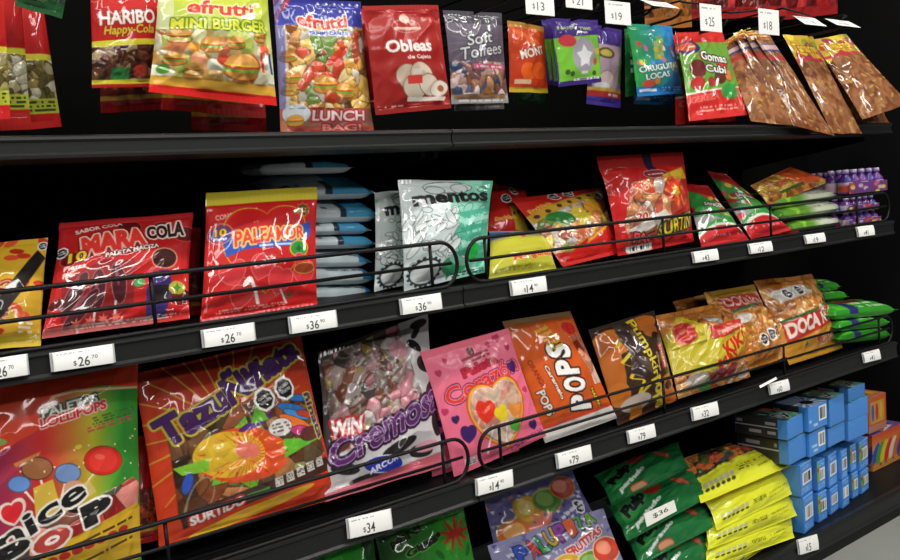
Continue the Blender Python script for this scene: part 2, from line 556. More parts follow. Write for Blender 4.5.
def sheet_obj(name, q, art, mat, parent, bg='#ffffff', thick=.0006, bulge=0.0, dens=1500, seed=1):
    """a printed card or sticker: q are four world corners (TL, TR, BR, BL)"""
    c = np.array(q, float)
    wm = np.linalg.norm(c[1] - c[0]); hm = np.linalg.norm(c[3] - c[0])
    nu, nv = int(np.clip(wm * dens, 6, 160)), int(np.clip(hm * dens, 6, 160))
    A = Art(nu * 3, nv * 3, bg, seed)
    if art: art(A)
    u, v = np.meshgrid(np.linspace(0, 1, nu + 1), np.linspace(0, 1, nv + 1))
    nrm = np.cross(c[3] - c[0], c[1] - c[0]); nrm /= np.linalg.norm(nrm)
    B = ((1 - u) * (1 - v))[..., None] * c[0] + (u * (1 - v))[..., None] * c[1] + (u * v)[..., None] * c[2] + ((1 - u) * v)[..., None] * c[3]
    B = B + nrm * (bulge * (1 - (2 * v - 1) ** 2))[..., None]
    F = grid_faces(np.ones((nv, nu), bool), nu)
    V = B.reshape(-1, 3); C = sample(A.a, nu, nv).reshape(-1, 3)
    Vb = V - nrm * thick
    n = len(V)
    rim = np.r_[np.arange(0, nu + 1), np.arange(1, nv + 1) * (nu + 1) + nu, nv * (nu + 1) + np.arange(nu - 1, -1, -1), np.arange(nv - 1, 0, -1) * (nu + 1)]
    nx = np.roll(rim, -1)
    S = np.stack([rim, nx, nx + n, rim + n], 1)
    return mesh_obj(name, np.concatenate([V, Vb]), np.concatenate([F, F[:, ::-1] + n, S]), M[mat], parent, np.concatenate([C, C]), smooth=bulge != 0)


def prism(name, prof, x0, x1, mat, parent, smooth=False):
    """closed (y, z) profile swept along x"""
    n = len(prof)
    V = [(x0, y, z) for y, z in prof] + [(x1, y, z) for y, z in prof]
    F = [[i, (i + 1) % n, n + (i + 1) % n, n + i] for i in range(n)] + [list(range(n))[::-1], list(range(n, 2 * n))]
    return mesh_obj(name, V, F, mat, parent, smooth=smooth)


def cuboid(name, lo, hi, mat, parent=None, **k):
    (a, b, c), (d, e, f) = lo, hi
    V = [(a, b, c), (d, b, c), (d, e, c), (a, e, c), (a, b, f), (d, b, f), (d, e, f), (a, e, f)]
    F = [[3, 2, 1, 0], [4, 5, 6, 7], [0, 1, 5, 4], [1, 2, 6, 5], [2, 3, 7, 6], [3, 0, 4, 7]]
    return mesh_obj(name, V, F, mat, parent, smooth=False, **k)


def tube(name, pts, r, mat, parent, closed=False, seg=8):
    pts = [np.array(p, float) for p in pts]
    n = len(pts)
    V = []
    ref = None
    for i in range(n):
        a = pts[(i - 1) % n] if (closed or i > 0) else pts[i]
        b = pts[(i + 1) % n] if (closed or i < n - 1) else pts[i]
        t = (b - a) / np.linalg.norm(b - a)
        if ref is None:
            ref = np.array([0, 1.0, 0]) if abs(t[1]) < .9 else np.array([1.0, 0, 0])
        e1 = np.cross(t, ref); e1 /= np.linalg.norm(e1)
        e2 = np.cross(e1, t); ref = e2
        for k in range(seg):
            th = 2 * math.pi * k / seg
            V.append(pts[i] + r * (math.cos(th) * e1 + math.sin(th) * e2))
    F = []
    for i in range(n if closed else n - 1):
        j = (i + 1) % n
        for k in range(seg):
            F.append([i * seg + k, i * seg + (k + 1) % seg, j * seg + (k + 1) % seg, j * seg + k])
    if not closed:
        F += [list(range(seg))[::-1], [(n - 1) * seg + k for k in range(seg)]]
    return mesh_obj(name, V, F, mat, parent)


def lathe(name, prof, ctr, mat, parent, col=None, seg=14):
    """prof: (r, z, colour) rings around a vertical axis"""
    V, C = [], []
    for r, z, cc in prof:
        for k in range(seg):
            th = 2 * math.pi * k / seg
            V.append((ctr[0] + r * math.cos(th), ctr[1] + r * math.sin(th), ctr[2] + z)); C.append(hexc(cc))
    F = []
    for i in range(len(prof) - 1):
        for k in range(seg):
            F.append([i * seg + k, i * seg + (k + 1) % seg, (i + 1) * seg + (k + 1) % seg, (i + 1) * seg + k])
    F += [list(range(seg))[::-1], [(len(prof) - 1) * seg + k for k in range(seg)]]
    return mesh_obj(name, V, F, mat, parent, np.array(C))

# ------------------------------------------------------------------ the place: floor, ceiling, shelving unit
tag(cuboid('floor', (-2.5, -6.0, -0.05), (5.0, 1.2, 0.0), M['floor'], origin=(0, 0, 0)), kind='structure')
tag(cuboid('ceiling', (-2.5, -6.0, 3.05), (5.0, 1.2, 3.1), M['ceil'], origin=(0, 0, 3.05)), kind='structure')

for nm, a, b in (('left', XL, XM), ('right', XM, XR)):
    tag(cuboid('back_panel', (a + .0005, BACK, .12), (b - .0005 + (.31 if nm == 'right' else 0), BACK + .015, 1.75), M['panel'], origin=((a + b) / 2, BACK, .12)),
        'black back panel behind the %s shelves' % nm, 'back panel', 'black panels of the shelving')
for nm, x in (('at the left end', XL), ('between the left and right shelves', XM), ('at the right end', XR)):
    tag(cuboid('upright_post', (x - .018, BACK + .016, 0), (x + .018, BACK + .06, 1.75), M['panel'], origin=(x, BACK + .02, 0)),
        'black upright post of the shelving, ' + nm, 'post', 'black posts of the shelving')
tag(cuboid('end_panel', (XR + .315, -.0, 0), (XR + .345, BACK + .05, 1.75), M['black'], origin=(XR + .33, .2, 0)), 'tall black end panel at the right edge of the shelves', 'end panel')
tag(cuboid('plinth', (XL, .004, 0), (XR + .28, .03, Z4 - .045), M['black'], origin=(XM, .07, 0)), 'black plinth under the lowest shelf', 'plinth')


def shelf(x0, x1, z, label, drop=.031, thick=.022):
    g = .0012
    o = empty('shelf', ((x0 + x1) / 2, 0, z), label, 'shelf', 'black steel shelves of the unit')
    prism('deck', [(.012, z), (BACK - .002, z), (BACK - .002, z - thick), (.03, z - thick)], x0 + g, x1 - g, M['black'], o)
    # the price rail: rounded top lip, slightly hollow face, foot turned back under the deck
    pr = [(.016, z), (.004, z + .0012), (-.001, z - .001), (-.0015, z - .004), (.0012, z - .007), (.0012, z - drop + .006), (-.0022, z - drop + .003), (-.002, z - drop),
          (.003, z - drop - .001), (.03, z - thick - .006), (.03, z - thick), (.02, z - thick), (.016, z - .006)]
    prism('price_rail', pr, x0 + g, x1 - g, M['rail'], o)
    for x in (x0 + .012, x1 - .012):
        prism('bracket', [(.06, z - thick), (BACK - .004, z - thick), (BACK - .004, z - thick - .06), (.06, z - thick - .014)], x - .004, x + .004, M['black'], o)
    return o


shelf(XL, XM, Z1, 'upper left shelf with plain rail, under the hanging bags', .024)
shelf(XM, XR, Z1, 'upper right shelf with plain rail, under the hanging bags', .024)
shelf(XL, XM, Z2, 'middle left shelf holding red lollipop bags, wire fence along its front')
shelf(XM, XR, Z2, 'middle right shelf ending in purple bottle packs at the end panel')
shelf(XL, XM, Z3, 'left shelf of the row with the big sweet bags and cow print bag', .036)
shelf(XM, XR, Z3, 'right shelf of the row with orange sweet bags and green packs', .036)
shelf(XL, XM, Z4, 'lowest left shelf, nearly out of the picture below the big bags', .04)
shelf(XM, XR + .28, Z4, 'lowest right shelf carrying the blue boxes and yellow bags', .04)


def fence(x0, x1, z, h, label, ups, left_loop, right_loop):
    o = empty('wire_fence', ((x0 + x1) / 2, .006, z), label, 'wire fence', 'black wire fences along the shelf fronts')
    r = h / 2
    y = .004
    pts = []
    n = 12
    for i in range(n + 1):
        th = math.pi / 2 - math.pi * i / n
        pts.append((x1 - r + r * .9 * math.cos(th), y, z + r + r * math.sin(th)))
    for i in range(n + 1):
        th = -math.pi / 2 - math.pi * i / n
        pts.append((x0 + r + r * .9 * math.cos(th), y, z + r + r * math.sin(th)))
    tube('outer_wire', pts, .0029, M['wire'], o, closed=True)
    tube('middle_wire', [(x0 + r * .35, y + .003, z + r * 1.02), (x1 - r * .35, y + .003, z + r * 1.02)], .0025, M['wire'], o)
    for x in ups:
        tube('upright_wire', [(x, y + .003, z - .001), (x, y + .003, z + h)], .0025, M['wire'], o)
    return o


def X_at(px, py, y=.004):
    return P(px, py, y)[0]


FH = .066
fence(XL + .02, X_at(459, 264), Z2 + .003, FH, 'wire fence before the two red lollipop bags and the white mint bag',
      [X_at(432, 260), X_at(154, 302), -.2], True, True)
fence(X_at(465, 264), XR - .012, Z2 + .003, FH, 'wire fence from the yellow bag to the purple bottle packs',
      [X_at(487, 260), X_at(665, 245), X_at(772, 222), X_at(858, 206)], True, True)
fence(XL + .02, X_at(470, 458), Z3 + .003, FH, 'wire fence before the cow print bag and big left bags',
      [X_at(444, 456), X_at(167, 535), -.2], True, True)
fence(X_at(477, 450), XR - .012, Z3 + .003, FH, 'wire fence from the pink heart bag to the green packs',
      [X_at(501, 440), X_at(665, 395), X_at(785, 352), X_at(880, 322)], True, True)

# ------------------------------------------------------------------ price cards


def price_card(q, price, cents, label, group='shelf price cards', seed=1, blurred=False, holder=True):
    """q: four pixel corners TL TR BR BL with depth"""
    c = [P(*k) for k in q]
    ctr = sum(c) / 4
    o = empty('price_card', (ctr[0], ctr[1], min(k[2] for k in c)), label, 'price card', group)

    def art(A):
        A.rect(.03, .03, .97, .97, '#ffffff', .6)
        A.fine(.06, .1, .62, .2, 1, '#9a9a9a', al=.8)
        ink = '#303030'
        if price:
            A.text('$', .35, .72, None, .28, ink, bold=.0)
            A.text(price, .5, .66, .19, .5, ink, bold=.008)
            if cents: A.text(cents, .68, .5, .1, .18, ink, bold=.0)
    b = sheet_obj('card', c, art, 'card', o, bg='#f2f2ee', bulge=.0012, dens=2600, seed=seed)
    if holder:
        bk = [k + np.array([0, .0016, 0]) for k in c]
        ex = (bk[1] - bk[0]) * .04
        sheet_obj('holder', [bk[0] - ex, bk[1] + ex, bk[2] + ex, bk[3] - ex], None, 'plastic', o, thick=.001)
    return o


def rail_card(px0, px1, py0, py1, slope, price, cents, label, y=-.004, skew=2, **k):
    """card in a shelf rail: left and right pixel columns, top left row, bottom left row"""
    d = (px1 - px0) * slope
    price_card([(px0, py0, y), (px1, py0 + d, y), (px1 + skew, py1 + d, y - .001), (px0 + skew, py1, y - .001)], price, cents, label, **k)


rail_card(-26, 26, 362, 383, -.155, '26', '70', 'white price card at the left end of the middle rail, cut by the frame')
rail_card(52, 112, 353, 372, -.15, '26', '70', 'white $26 price card below the red cola lollipop bag', seed=2)
rail_card(203, 253, 330, 348, -.15, '26', '70', 'white $26 price card below the yellow topped heart lollipop bag', seed=3)
rail_card(290, 335, 317, 334, -.155, '36', '90', 'white $36 price card below the blue and white packs', seed=4)
rail_card(401, 440, 299, 315, -.155, '36', '90', 'white $36 price card below the white mint bag', seed=5)
rail_card(511, 545, 281, 296, -.15, '14', '90', 'white $14 price card below the yellow mango bag', seed=6)
rail_card(693, 717, 252, 263, -.14, '43', '', 'small white price card below the red flame bag', seed=7)
rail_card(749, 771, 244, 254, -.14, '12', '', 'small white price card below the two watermelon bags', seed=8)
rail_card(805, 824, 235, 244, -.13, '19', '', 'small white price card below the green and white packs', seed=9)
rail_card(857, 873, 227, 237, -.13, '41', '', 'small white price card below the purple bottle packs', seed=10)
rail_card(348, 390, 519, 539, -.24, '34', '', 'white $34 price card at the end of the rail below the cow print bag', seed=11)
rail_card(477, 512, 479, 496, -.27, '14', '90', 'white $14 price card below the pink heart bag', seed=12, skew=1)
rail_card(557, 590, 454, 469, -.28, '79', '', 'white $79 price card below the orange lollipop bag, left of another $79', seed=13)
rail_card(628, 654, 431, 444, -.28, '79', '', 'white $79 price card below the brown pumpkin bag', seed=14)
rail_card(692, 717, 408, 421, -.26, '32', '', 'white price card below the yellow labelled bag of orange sweets', seed=15)
rail_card(769, 788, 384, 395, -.26, '60', '', 'white price card under the bent paper slip on the rail', seed=16)
rail_card(863, 879, 353, 363, -.25, '41', '', 'small white price card below the green packs', seed=17)
rail_card(798, 817, 540, 555, -.3, '15', '', 'white $15 price card on the lowest rail, below the blue boxes', seed=18)
# a bent white slip stuck out of the rail
o = empty('paper_slip', P(768, 383, -.01), 'bent white paper slip sticking out above a price card on the rail', 'paper slip')
sheet_obj('slip', [P(759, 386, -.004), P(776, 377, -.006), P(777, 379, -.016), P(760, 388, -.015)], None, 'card', o, bg='#f4f4f2', bulge=.002)

# ------------------------------------------------------------------ peg hooks above the upper shelf


def hook(bx, by, yb, tx, ty, tw, th, price, label, tilt=0, seed=1):
    """rod from the back panel to a price card; (bx, by, yb): where the front bag hangs; card centre pixel (tx, ty)"""
    p = P(bx, by, yb)
    x, z = p[0], p[2] + .004
    yf = .0
    o = empty('peg_hook', (x, BACK, z), label, 'peg hook', 'peg hooks with price cards above the hanging bags')
    tube('rod', [(x, BACK, z), (x, yf + .03, z), (x, yf + .015, z + .003), (x, yf + .006, z + .012)], .0026, M['wire'], o)
    tube('card_arm', [(x, BACK, z + .028), (x, yf + .01, z + .028), (x, yf, z + .024)], .002, M['wire'], o)
    c = P(tx, ty, yf - .004)
    s = np.linalg.norm(P(tx + 10, ty, yf) - P(tx, ty, yf)) / 10
    w, h = tw * s / 2, th * s / 2
    ca, sa = math.cos(math.radians(tilt)), math.sin(math.radians(tilt))
    cx, cz = c[0], c[2]
    q = [(cx - w, yf - .004 - h * sa * -1, cz + h * ca), (cx + w, yf - .004 + h * sa, cz + h * ca), (cx + w, yf - .004 - h * sa, cz - h * ca), (cx - w, yf - .004 - h * sa, cz - h * ca)]

    def art(A):
        A.fine(.08, .1, .7, .2, 1, '#a0a0a0')
        A.text('$', .28, .66, None, .24, '#333333', bold=0.0)
        A.text(price, .52, .64, .25, .34, '#3a3a3a', bold=.0)
    sheet_obj('card', q, art, 'card', o, bg='#ececea', dens=2600, seed=seed)
    tube('card_clip', [(x, yf, z + .024), (cx, yf - .002, cz + h * ca)], .002, M['wire'], o)


hook(475, 15, .10, 540, 3, 28, 17, '13', '$13 card on the hook of the silver toffee bags', seed=21)
hook(527, 25, .10, 579, -1, 26, 13, '21', '$21 card cut by the top edge, on the hook of the small orange bag', seed=22)
hook(572, 22, .07, 618, 13, 25, 15, '19', '$19 card on the hook of the purple bags', seed=23)
hook(606, 28, .12, 660, 4, 26, 12, '13', 'card tilted upward on the hook of the long purple bag', tilt=60, seed=24)
hook(650, 27, .08, 711, 18, 21, 16, '25', 'card on the hook of the green and blue bags', seed=25)
hook(700, 35, .07, 769, 22, 20, 14, '18', 'card on the hook of the red and green cherry bags', seed=26)
hook(745, 33, .10, 810, 21, 21, 9, '18', 'card tilted upward on the hook of the four narrow brown bags', tilt=50, seed=27)
hook(805, 38, .10, 843, 23, 23, 8, '18', 'card tilted upward on the rightmost hook, over the wide brown bag', tilt=55, seed=28)
for px, py, lb in ((665, -92, 'bare peg hook holding the amber bag end at the top edge'), (713, -92, 'bare peg hook holding the left red bag end at the top edge'), (757, -92, 'bare peg hook holding the middle red bag end at the top edge'),
                   (810, -92, 'bare peg hook holding the right red bag end at the top edge'), (46, -92, 'bare peg hook holding the dark green bag end')):
    yy = .10 if px < 100 else .2
    p = P(px, py, yy)
    o = empty('peg_hook', (p[0], BACK, p[2]), lb, 'peg hook', 'peg hooks of the row above the picture')
    tube('rod', [(p[0], BACK, p[2] + .004), (p[0], yy - .05, p[2] + .004), (p[0], yy - .06, p[2] + .014)], .0026, M['wire'], o)

# ------------------------------------------------------------------ printed designs
GUM = ['#c8402c', '#d8a04a', '#7a4a2a', '#c9b48a', '#8aa04a', '#b06a3a', '#e0d2b0']


def a_gummy(A):
    A.grad('#c01f1c', '#a81a1a', v1=.5)
    A.rect(0, .5, 1, .54, '#c9c43a')
    w = (A.V > .54) & (A.V < .82)
    A.candy(w, ['#7d7436', '#9a8a4a', '#5a5226', '#a8a070', '#c8c4a8'], 60)
    A.part('clear_window', w, 'clear')
    A.rect(0, .80, 1, .9, '#b9c23c'); A.fine(.05, .81, .95, .89, 3, '#2c3a18')
    A.rect(0, .9, 1, 1, '#c3201e')


def a_cola(A):
    A.grad('#c01f1c', '#b41b1a', v1=.52)
    A.text('HARIBO', .5, .29, .8, .15, '#e9e2d8', out='#8d1512', ow=.012)
    A.text('Happy-Cola', .52, .43, .72, .12, '#d9b53a', out='#7a1210', ow=.008, shear=.15)
    A.rect(0, .52, 1, .58, '#cfc832')
    w = (A.V > .58) & (A.V < .93)
    A.candy(w, ['#4a2418', '#5c3020', '#3a1c14', '#7a5a3a', '#97805c', '#5a2a1c'], 70)
    A.part('clear_window', w, 'clear')
    A.rect(.25, .8, .5, .92, '#2c7a3c'); A.ell(.65, .84, .1, .06, '#b43a2a')
    A.rect(0, .92, 1, .965, '#d2c63a'); A.rect(0, .965, 1, 1, '#a81818')


def a_red_back(A):
    A.grad('#a41616', '#8c1212')
    w = (A.V > .5) & (A.V < .86)
    A.candy(w, ['#5c1a14', '#7a2418', '#8a3a22', '#4a1410'], 50)
    A.rect(0, .86, 1, .9, '#b2872c')


def burger(A, u, v, r, rot=0):
    k = A.H / A.W
    A.ell(u, v + r * .55, r * 1.15 * k, r * .38, '#c98a3c', out='#6a3a18', ow=.006)
    A.ell(u, v + r * .3, r * 1.3 * k, r * .2, '#6fae38')
    A.ell(u, v + r * .12, r * 1.2 * k, r * .2, '#c2452a')
    A.ell(u, v - r * .02, r * 1.25 * k, r * .16, '#e6c23c')
    A.fill(A.mell(u, v, r * 1.15 * k, r * .7) & (A.V < v + r * .02), '#d49a4c')


def a_burger(A):
    A.grad('#c9cf2c', '#b9c84a', v1=.32)
    A.grad('#b9c84a', '#d8d8c0', v0=.32, v1=.84)
    A.rect(0, 0, .12, .8, '#d8dcc8', .6)
    A.candy((A.V > .47) & (A.V < .86) & (A.U < .93), ['#c8c890', '#d8cc60', '#c8a05a', '#d0d0b8', '#a8b850', '#d07a4a', '#c8c0a0', '#b8603a'], 30, gap='#a09860', rel=1.2)
    for i, (u, v, r) in enumerate([(.17, .52, .075), (.15, .70, .07), (.42, .58, .075), (.3, .78, .06), (.62, .56, .06), (.85, .5, .05)]):
        burger(A, u, v, r)
    for u, v, c in ((.28, .62, '#e8a03a'), (.52, .7, '#d84a34'), (.08, .8, '#5c9a3a'), (.9, .6, '#d85a3a')):
        A.ell(u, v, .05, .04, c)
    for i in range(3):
        A.poly([(.84 + i * .05, .62), (.865 + i * .05, .62), (.89 + i * .05, .77), (.865 + i * .05, .77)], ['#c8322c', '#e8e8e8', '#2c3c8c'][i])
    burger(A, .68, .73, .12)
    A.text('efrutti', .52, .30, .6, .115, '#d8382a', out='#f0e8c0', ow=.008, shear=.1, rot=-2)
    A.text('MINI BURGER', .52, .43, .84, .09, '#dcd83a', out='#4a7a2c', ow=.009)
    A.rect(0, .855, 1, .93, '#d8a43a')
    A.rect(0, .93, 1, 1, '#d41f1c')
    w = (A.V > .48) & (A.V < .84) & (A.U < .5)
    A.part('clear_window', w, 'clear')


def a_lunch(A):
    A.rect(0, 0, 1, 1, '#cfc7bc')
    A.grad('#2c2f86', '#3a46a4', v1=.2)
    for i in range(7):
        t = i * .05
        A.poly([(0, .16 - t + .02), (0, .13 - t), (.45 - t * 1.5, -.25 + .02), (.45 - t * 1.5 + .04, -.25)], '#d8d0d0' if i % 2 else '#b83a3a')
    for i in range(16):
        A.star(.5 + (i % 6) * .09 + (.045 if i // 6 % 2 else 0), .03 + (i // 6) * .055, .014, '#e4e4f0')
    w = (A.V > .2) & (A.V < .8) & (A.U > .1)
    A.candy(w, ['#d89a4a', '#c84a2c', '#a0642c', '#d8c08a', '#6a8a3a', '#8a5a3a', '#b8b0a0', '#e0b45a'], 46, rel=1.2)
    A.part('clear_window', w, 'clear')
    for u, v, r in ((.1, .42, .05), (.13, .57, .055), (.1, .66, .05)): burger(A, u, v, r)
    burger(A, .45, .62, .08); burger(A, .68, .66, .07)
    A.ell(.62, .42, .16, .035, '#c83a24', rot=-35); A.ell(.85, .36, .05, .12, '#a04028', rot=10)
    A.text('efrutti', .5, .165, .56, .1, '#d23a2c', out='#e8e0d8', ow=.01, arch=-.25)
    A.poly([(0, .0), (.1, .0), (.06, .8), (0, .8)], '#4a4a9c', .6); A.rect(.32, .235, .8, .275, '#c8c8e4'); A.text('GUMMI CANDY', .56, .255, .44, .028, '#27308c')
    A.rect(0, .82, 1, 1, '#a8483c')
    A.grad('#b8604a', '#8c6a5a', v0=.8, v1=.93)
    A.ell(.16, .84, .13, .07, '#c8d0d8'); burger(A, .15, .88, .05)
    A.text('LUNCH', .6, .855, .58, .075, '#e8dcd8', out='#b02a38', ow=.012)
    A.text('BAG!', .64, .94, .42, .05, '#c87a70', out='#8c2430', ow=.01)
    for i in range(12):
        A.rect(i / 12, .965, i / 12 + .045, 1, '#d8d0cc' if i % 2 else '#b82a2a')


def a_wafer(A):
    A.grad('#a3221f', '#8c1b18')
    A.ring(.5, .2, .2, .065, .008, '#c49a8c')
    A.ell(.5, .13, .07, .04, '#cdb4a4'); A.fine(.3, .2, .7, .245, 1, '#d8b8a8', dens=.9)
    A.text('Obleas', .5, .385, .62, .115, '#eee6e2', bold=.035)
    A.text('de Cajeta', .62, .495, .34, .045, '#e4d0c8')
    for u, v, r, c in ((.45, .68, .17, '#b4a08c'), (.62, .65, .15, '#c8b4a0'), (.5, .78, .15, '#bcae9c'), (.72, .76, .14, '#d0c0ae')):
        A.ell(u, v, r, r * .7, c, rot=20, out='#7a5a48', ow=.008)
    A.ell(.86, .8, .13, .075, '#d8ccc0', rot=-10, out='#8c6450', ow=.006); A.ell(.88, .8, .055, .033, '#a4583a')
    A.rect(.42, .66, .62, .74, '#c23a34'); A.rect(.5, .6, .62, .65, '#d8c8c0')
    A.poly([(.4, .86), (.95, .88), (.95, .92), (.4, .9)], '#e2d6cc')
    A.fine(.1, .92, .35, .95, 1, '#d8a898')


def a_toffee(A):
    A.grad('#4a4650', '#3a3a44', v1=.2)
    A.grad('#6a6070', '#584c5c', v0=.14, v1=.6)
    A.candy((A.V > .55) & (A.V < .9), ['#8a5a4a', '#b08a7a', '#4a5a7a', '#2c3c5c', '#a8784a', '#c8b0b0', '#6a4a4a'], 60)
    A.part('clear_window', (A.V > .56) & (A.V < .9), 'clear')
    A.rays(.45, .36, .05, .35, 26, '#8a8290', .5)
    A.text('Soft', .52, .30, .46, .12, '#d8d8dc', bold=.015, out='#34323c', ow=.012, shear=.2, rot=8)
    A.text('Toffees', .55, .43, .78, .13, '#d0d0d4', bold=.01, out='#34323c', ow=.012, shear=.2, rot=8)
    A.rect(.35, .575, .95, .63, '#c05a70'); A.fine(.4, .585, .9, .62, 1, '#f0d8dc')
    A.rect(.05, .9, .95, .95, '#8c6a4c'); A.fine(.1, .95, .9, .985, 1, '#c8c8cc', dens=.8)


def a_mont(A):
    A.grad('#c8481c', '#b83418')
    A.rect(0, 0, 1, .08, '#a8782c')
    for i in range(5):
        A.ell(.1 + A.rng.random() * .8, .1 + i * .05, .2, .03, '#d8602a', rot=30, )
    A.text('MONT', .56, .42, .68, .13, '#f0e4d8', rot=14, bold=.04, out='#8c2414', ow=.01)
    A.ell(.42, .7, .2, .13, '#d85a1c', out='#a82c10', ow=.012); A.ell(.72, .68, .2, .13, '#d05218', out='#a82c10', ow=.012)
    A.rect(.1, .82, .5, .88, '#d8b490'); A.rect(0, .93, 1, 1, '#b8a028')


def a_purple(A):
    A.grad('#3f2a78', '#4a2f86')
    A.poly([(.0, .3), (.97, .24), (1, .92), (.04, .93)], '#78c03a')
    A.ell(.58, .56, .27, .27, '#a4a0ac')
    A.ell(.25, .34, .17, .09, '#c83c44')
    A.star(.58, .58, .2, '#d8d8da', n=5, k=.55, out='#6a6a74', ow=.008); A.rect(.5, .8, .66, .84, '#d8d8da')
    A.ell(.9, .5, .07, .05, '#d8b83a'); A.ell(.85, .66, .05, .06, '#c8542c')
    for u, v in ((.2, .8), (.3, .83), (.82, .84)): A.ell(u, v, .05, .04, '#3a5a2c')
    A.text('HAPPY TIME', .45, .15, .72, .05, '#9ab068')
    A.text('Mega', .6, .21, .2, .04, '#c8c0d8')
    A.rect(.35, .9, .95, .935, '#e0dce4'); A.fine(.4, .9, .9, .935, 1, '#4a2f86')
    A.rect(0, .935, 1, 1, '#3a2470')


def a_purple_long(A):
    A.grad('#3f2a78', '#46307e')
    A.rect(.1, .24, .95, .8, '#a890a0'); A.ell(.4, .35, .26, .07, '#5a4a2c'); A.ell(.4, .35, .18, .045, '#b8a44c')
    A.rect(.8, .4, .98, .7, '#6fa83a')
    A.ell(.45, .68, .22, .11, '#c8b0b0', out='#6a5a64', ow=.008); A.ell(.35, .76, .2, .05, '#d0d0d2')
    A.rect(0, .78, 1, .83, '#b8a03c'); A.rect(0, .82, 1, .89, '#b03030'); A.fine(.5, .83, .98, .88, 1, '#e4dada')
    A.rect(0, .89, 1, 1, '#40308a')


def a_bears(A):
    A.grad('#2f9a4a', '#2a70c4', horiz=True)
    A.grad('#2f9a54', '#2f7fd0', horiz=True, v1=.3)
    for i in range(22):
        A.ell(A.rng.uniform(.08, .92), A.rng.uniform(.2, .62), .05, .035, ['#d8403a', '#3a8ad8', '#d8c23a', '#4ab04a', '#e0dcd8', '#c86aa0'][i % 6], rot=A.rng.uniform(0, 90))
    A.poly([(.42, .25), (.62, .2), (.6, .5), (.4, .5)], '#b8b04a', .7)
    A.text('ORUGUITAS', .52, .6, .88, .085, '#e8ecec', out='#1c5a4a', ow=.012, rot=4)
    A.text('LOCAS', .42, .72, .5, .085, '#e0e8e8', out='#1c5a4a', ow=.012, rot=4)
    A.ell(.22, .83, .12, .05, '#d04a34'); A.ell(.4, .8, .07, .04, '#d88a3a')
    A.rect(0, .87, 1, .955, '#2470b8'); A.fine(.5, .88, .98, .95, 2, '#9ac0e0'); A.rect(.05, .9, .4, .94, '#cfe0ea')
    A.rect(0, .955, 1, 1, '#2a80c8')


def a_green_plain(A):
    A.grad('#1e6a34', '#1c5c2c'); A.fine(.1, .2, .9, .8, 5, '#c8d8c8', dens=.3)
    A.ell(.4, .5, .2, .1, '#3a8a4a')


def a_cherry(A):
    A.grad('#6a9c34', '#5a9434')
    A.rect(0, 0, 1, .13, '#c42a24')
    A.ell(.18, .19, .22, .075, '#2c2c6a'); A.ell(.16, .18, .17, .05, '#c8502c'); A.fine(.05, .165, .3, .2, 1, '#e8d8c8')
    for u, v, r, c in ((.25, .44, .14, '#6a1c1c'), (.2, .6, .11, '#b83030'), (.38, .3, .07, '#c83c30'), (.72, .4, .11, '#c4302c'), (.8, .54, .09, '#d87a3c'), (.62, .56, .1, '#5a2a1c'), (.45, .6, .07, '#a83030')):
        A.ell(u, v, r, r * .66, c, out='#4a2016', ow=.006)
    A.text('Gomas', .6, .32, .5, .11, '#e8e8e0', out='#241c1c', ow=.014, rot=-8, shear=.1)
    A.text('Cubi', .58, .46, .36, .09, '#e4e4dc', out='#241c1c', ow=.012, rot=-8)
    A.poly([(0, .7), (1, .66), (1, 1), (0, 1)], '#c42a26'); A.poly([(0, .7), (1, .66), (1, .675), (0, .72)], '#e0d0c8')
    A.text('CEREZA', .3, .77, .5, .07, '#d86a60', rot=3, shear=.2)
    A.ell(.78, .72, .19, .085, '#2c8c3c'); A.fine(.2, .85, .9, .92, 2, '#e89a90')


def a_tamarind(lab):
    def f(A):
        A.rect(0, 0, 1, 1, '#80502f')
        w = A.V > .05
        A.candy(w, ['#85532f', '#7e4c2a', '#784828', '#8c5c36', '#84502c'], 60, gap='#6c4226', k=.001, rel=.25)
        for i in range(22):
            A.ell(A.rng.random(), A.rng.uniform(.2, .98), .05, .012, '#a88238', rot=A.rng.uniform(-60, 60))
        A.rect(0, 0, 1, lab, '#b8982c')
        for i in range(14):
            A.ell(A.rng.random(), A.rng.random() * lab, .13, lab * .16, ['#a83428', '#c8b42c', '#7a8a2c', '#8c2c4a', '#d8c040'][i % 5], rot=A.rng.uniform(-40, 40))
        A.text('Tamarindo', .5, lab * .5, .8, lab * .35, '#d8c83c', out='#8c241c', ow=.008)
        A.rect(0, lab * .88, 1, lab, '#b02c3c')
        A.part('label', A.V < lab, 'film')
    return f


def a_tamarind_tall(A):
    a_tamarind(.06)(A)
    A.rect(0, .12, 1, .2, '#3a3a7a'); A.rect(0, .13, 1, .18, '#c8a8a0'); A.rect(0, .24, 1, .29, '#a8302c')


def a_swim(A):
    A.grad('#c8a028', '#c0942a')
    for i in range(30):
        A.ell(A.rng.random(), A.rng.uniform(0, .9), .08, .03, ['#b8301c', '#c84a24', '#a82818'][i % 3], rot=A.rng.uniform(-50, 50))
    A.text('MMIWS', .55, .62, .5, .13, '#8c2214', rot=90, out='#c8b080', ow=.008)
    A.poly([(.9, .12), (1.0, .2), (.75, .55), (.45, .9), (.3, .9), (.55, .55)], '#17110f')  # black diagonal band: shade along the bag's edge, painted into the print
    A.rect(0, .9, 1, 1, '#c4a82c')
    A.octagon(.95, .08, .035, 10); A.fine(.75, .8, .9, .9, 3, '#d8d0c0')


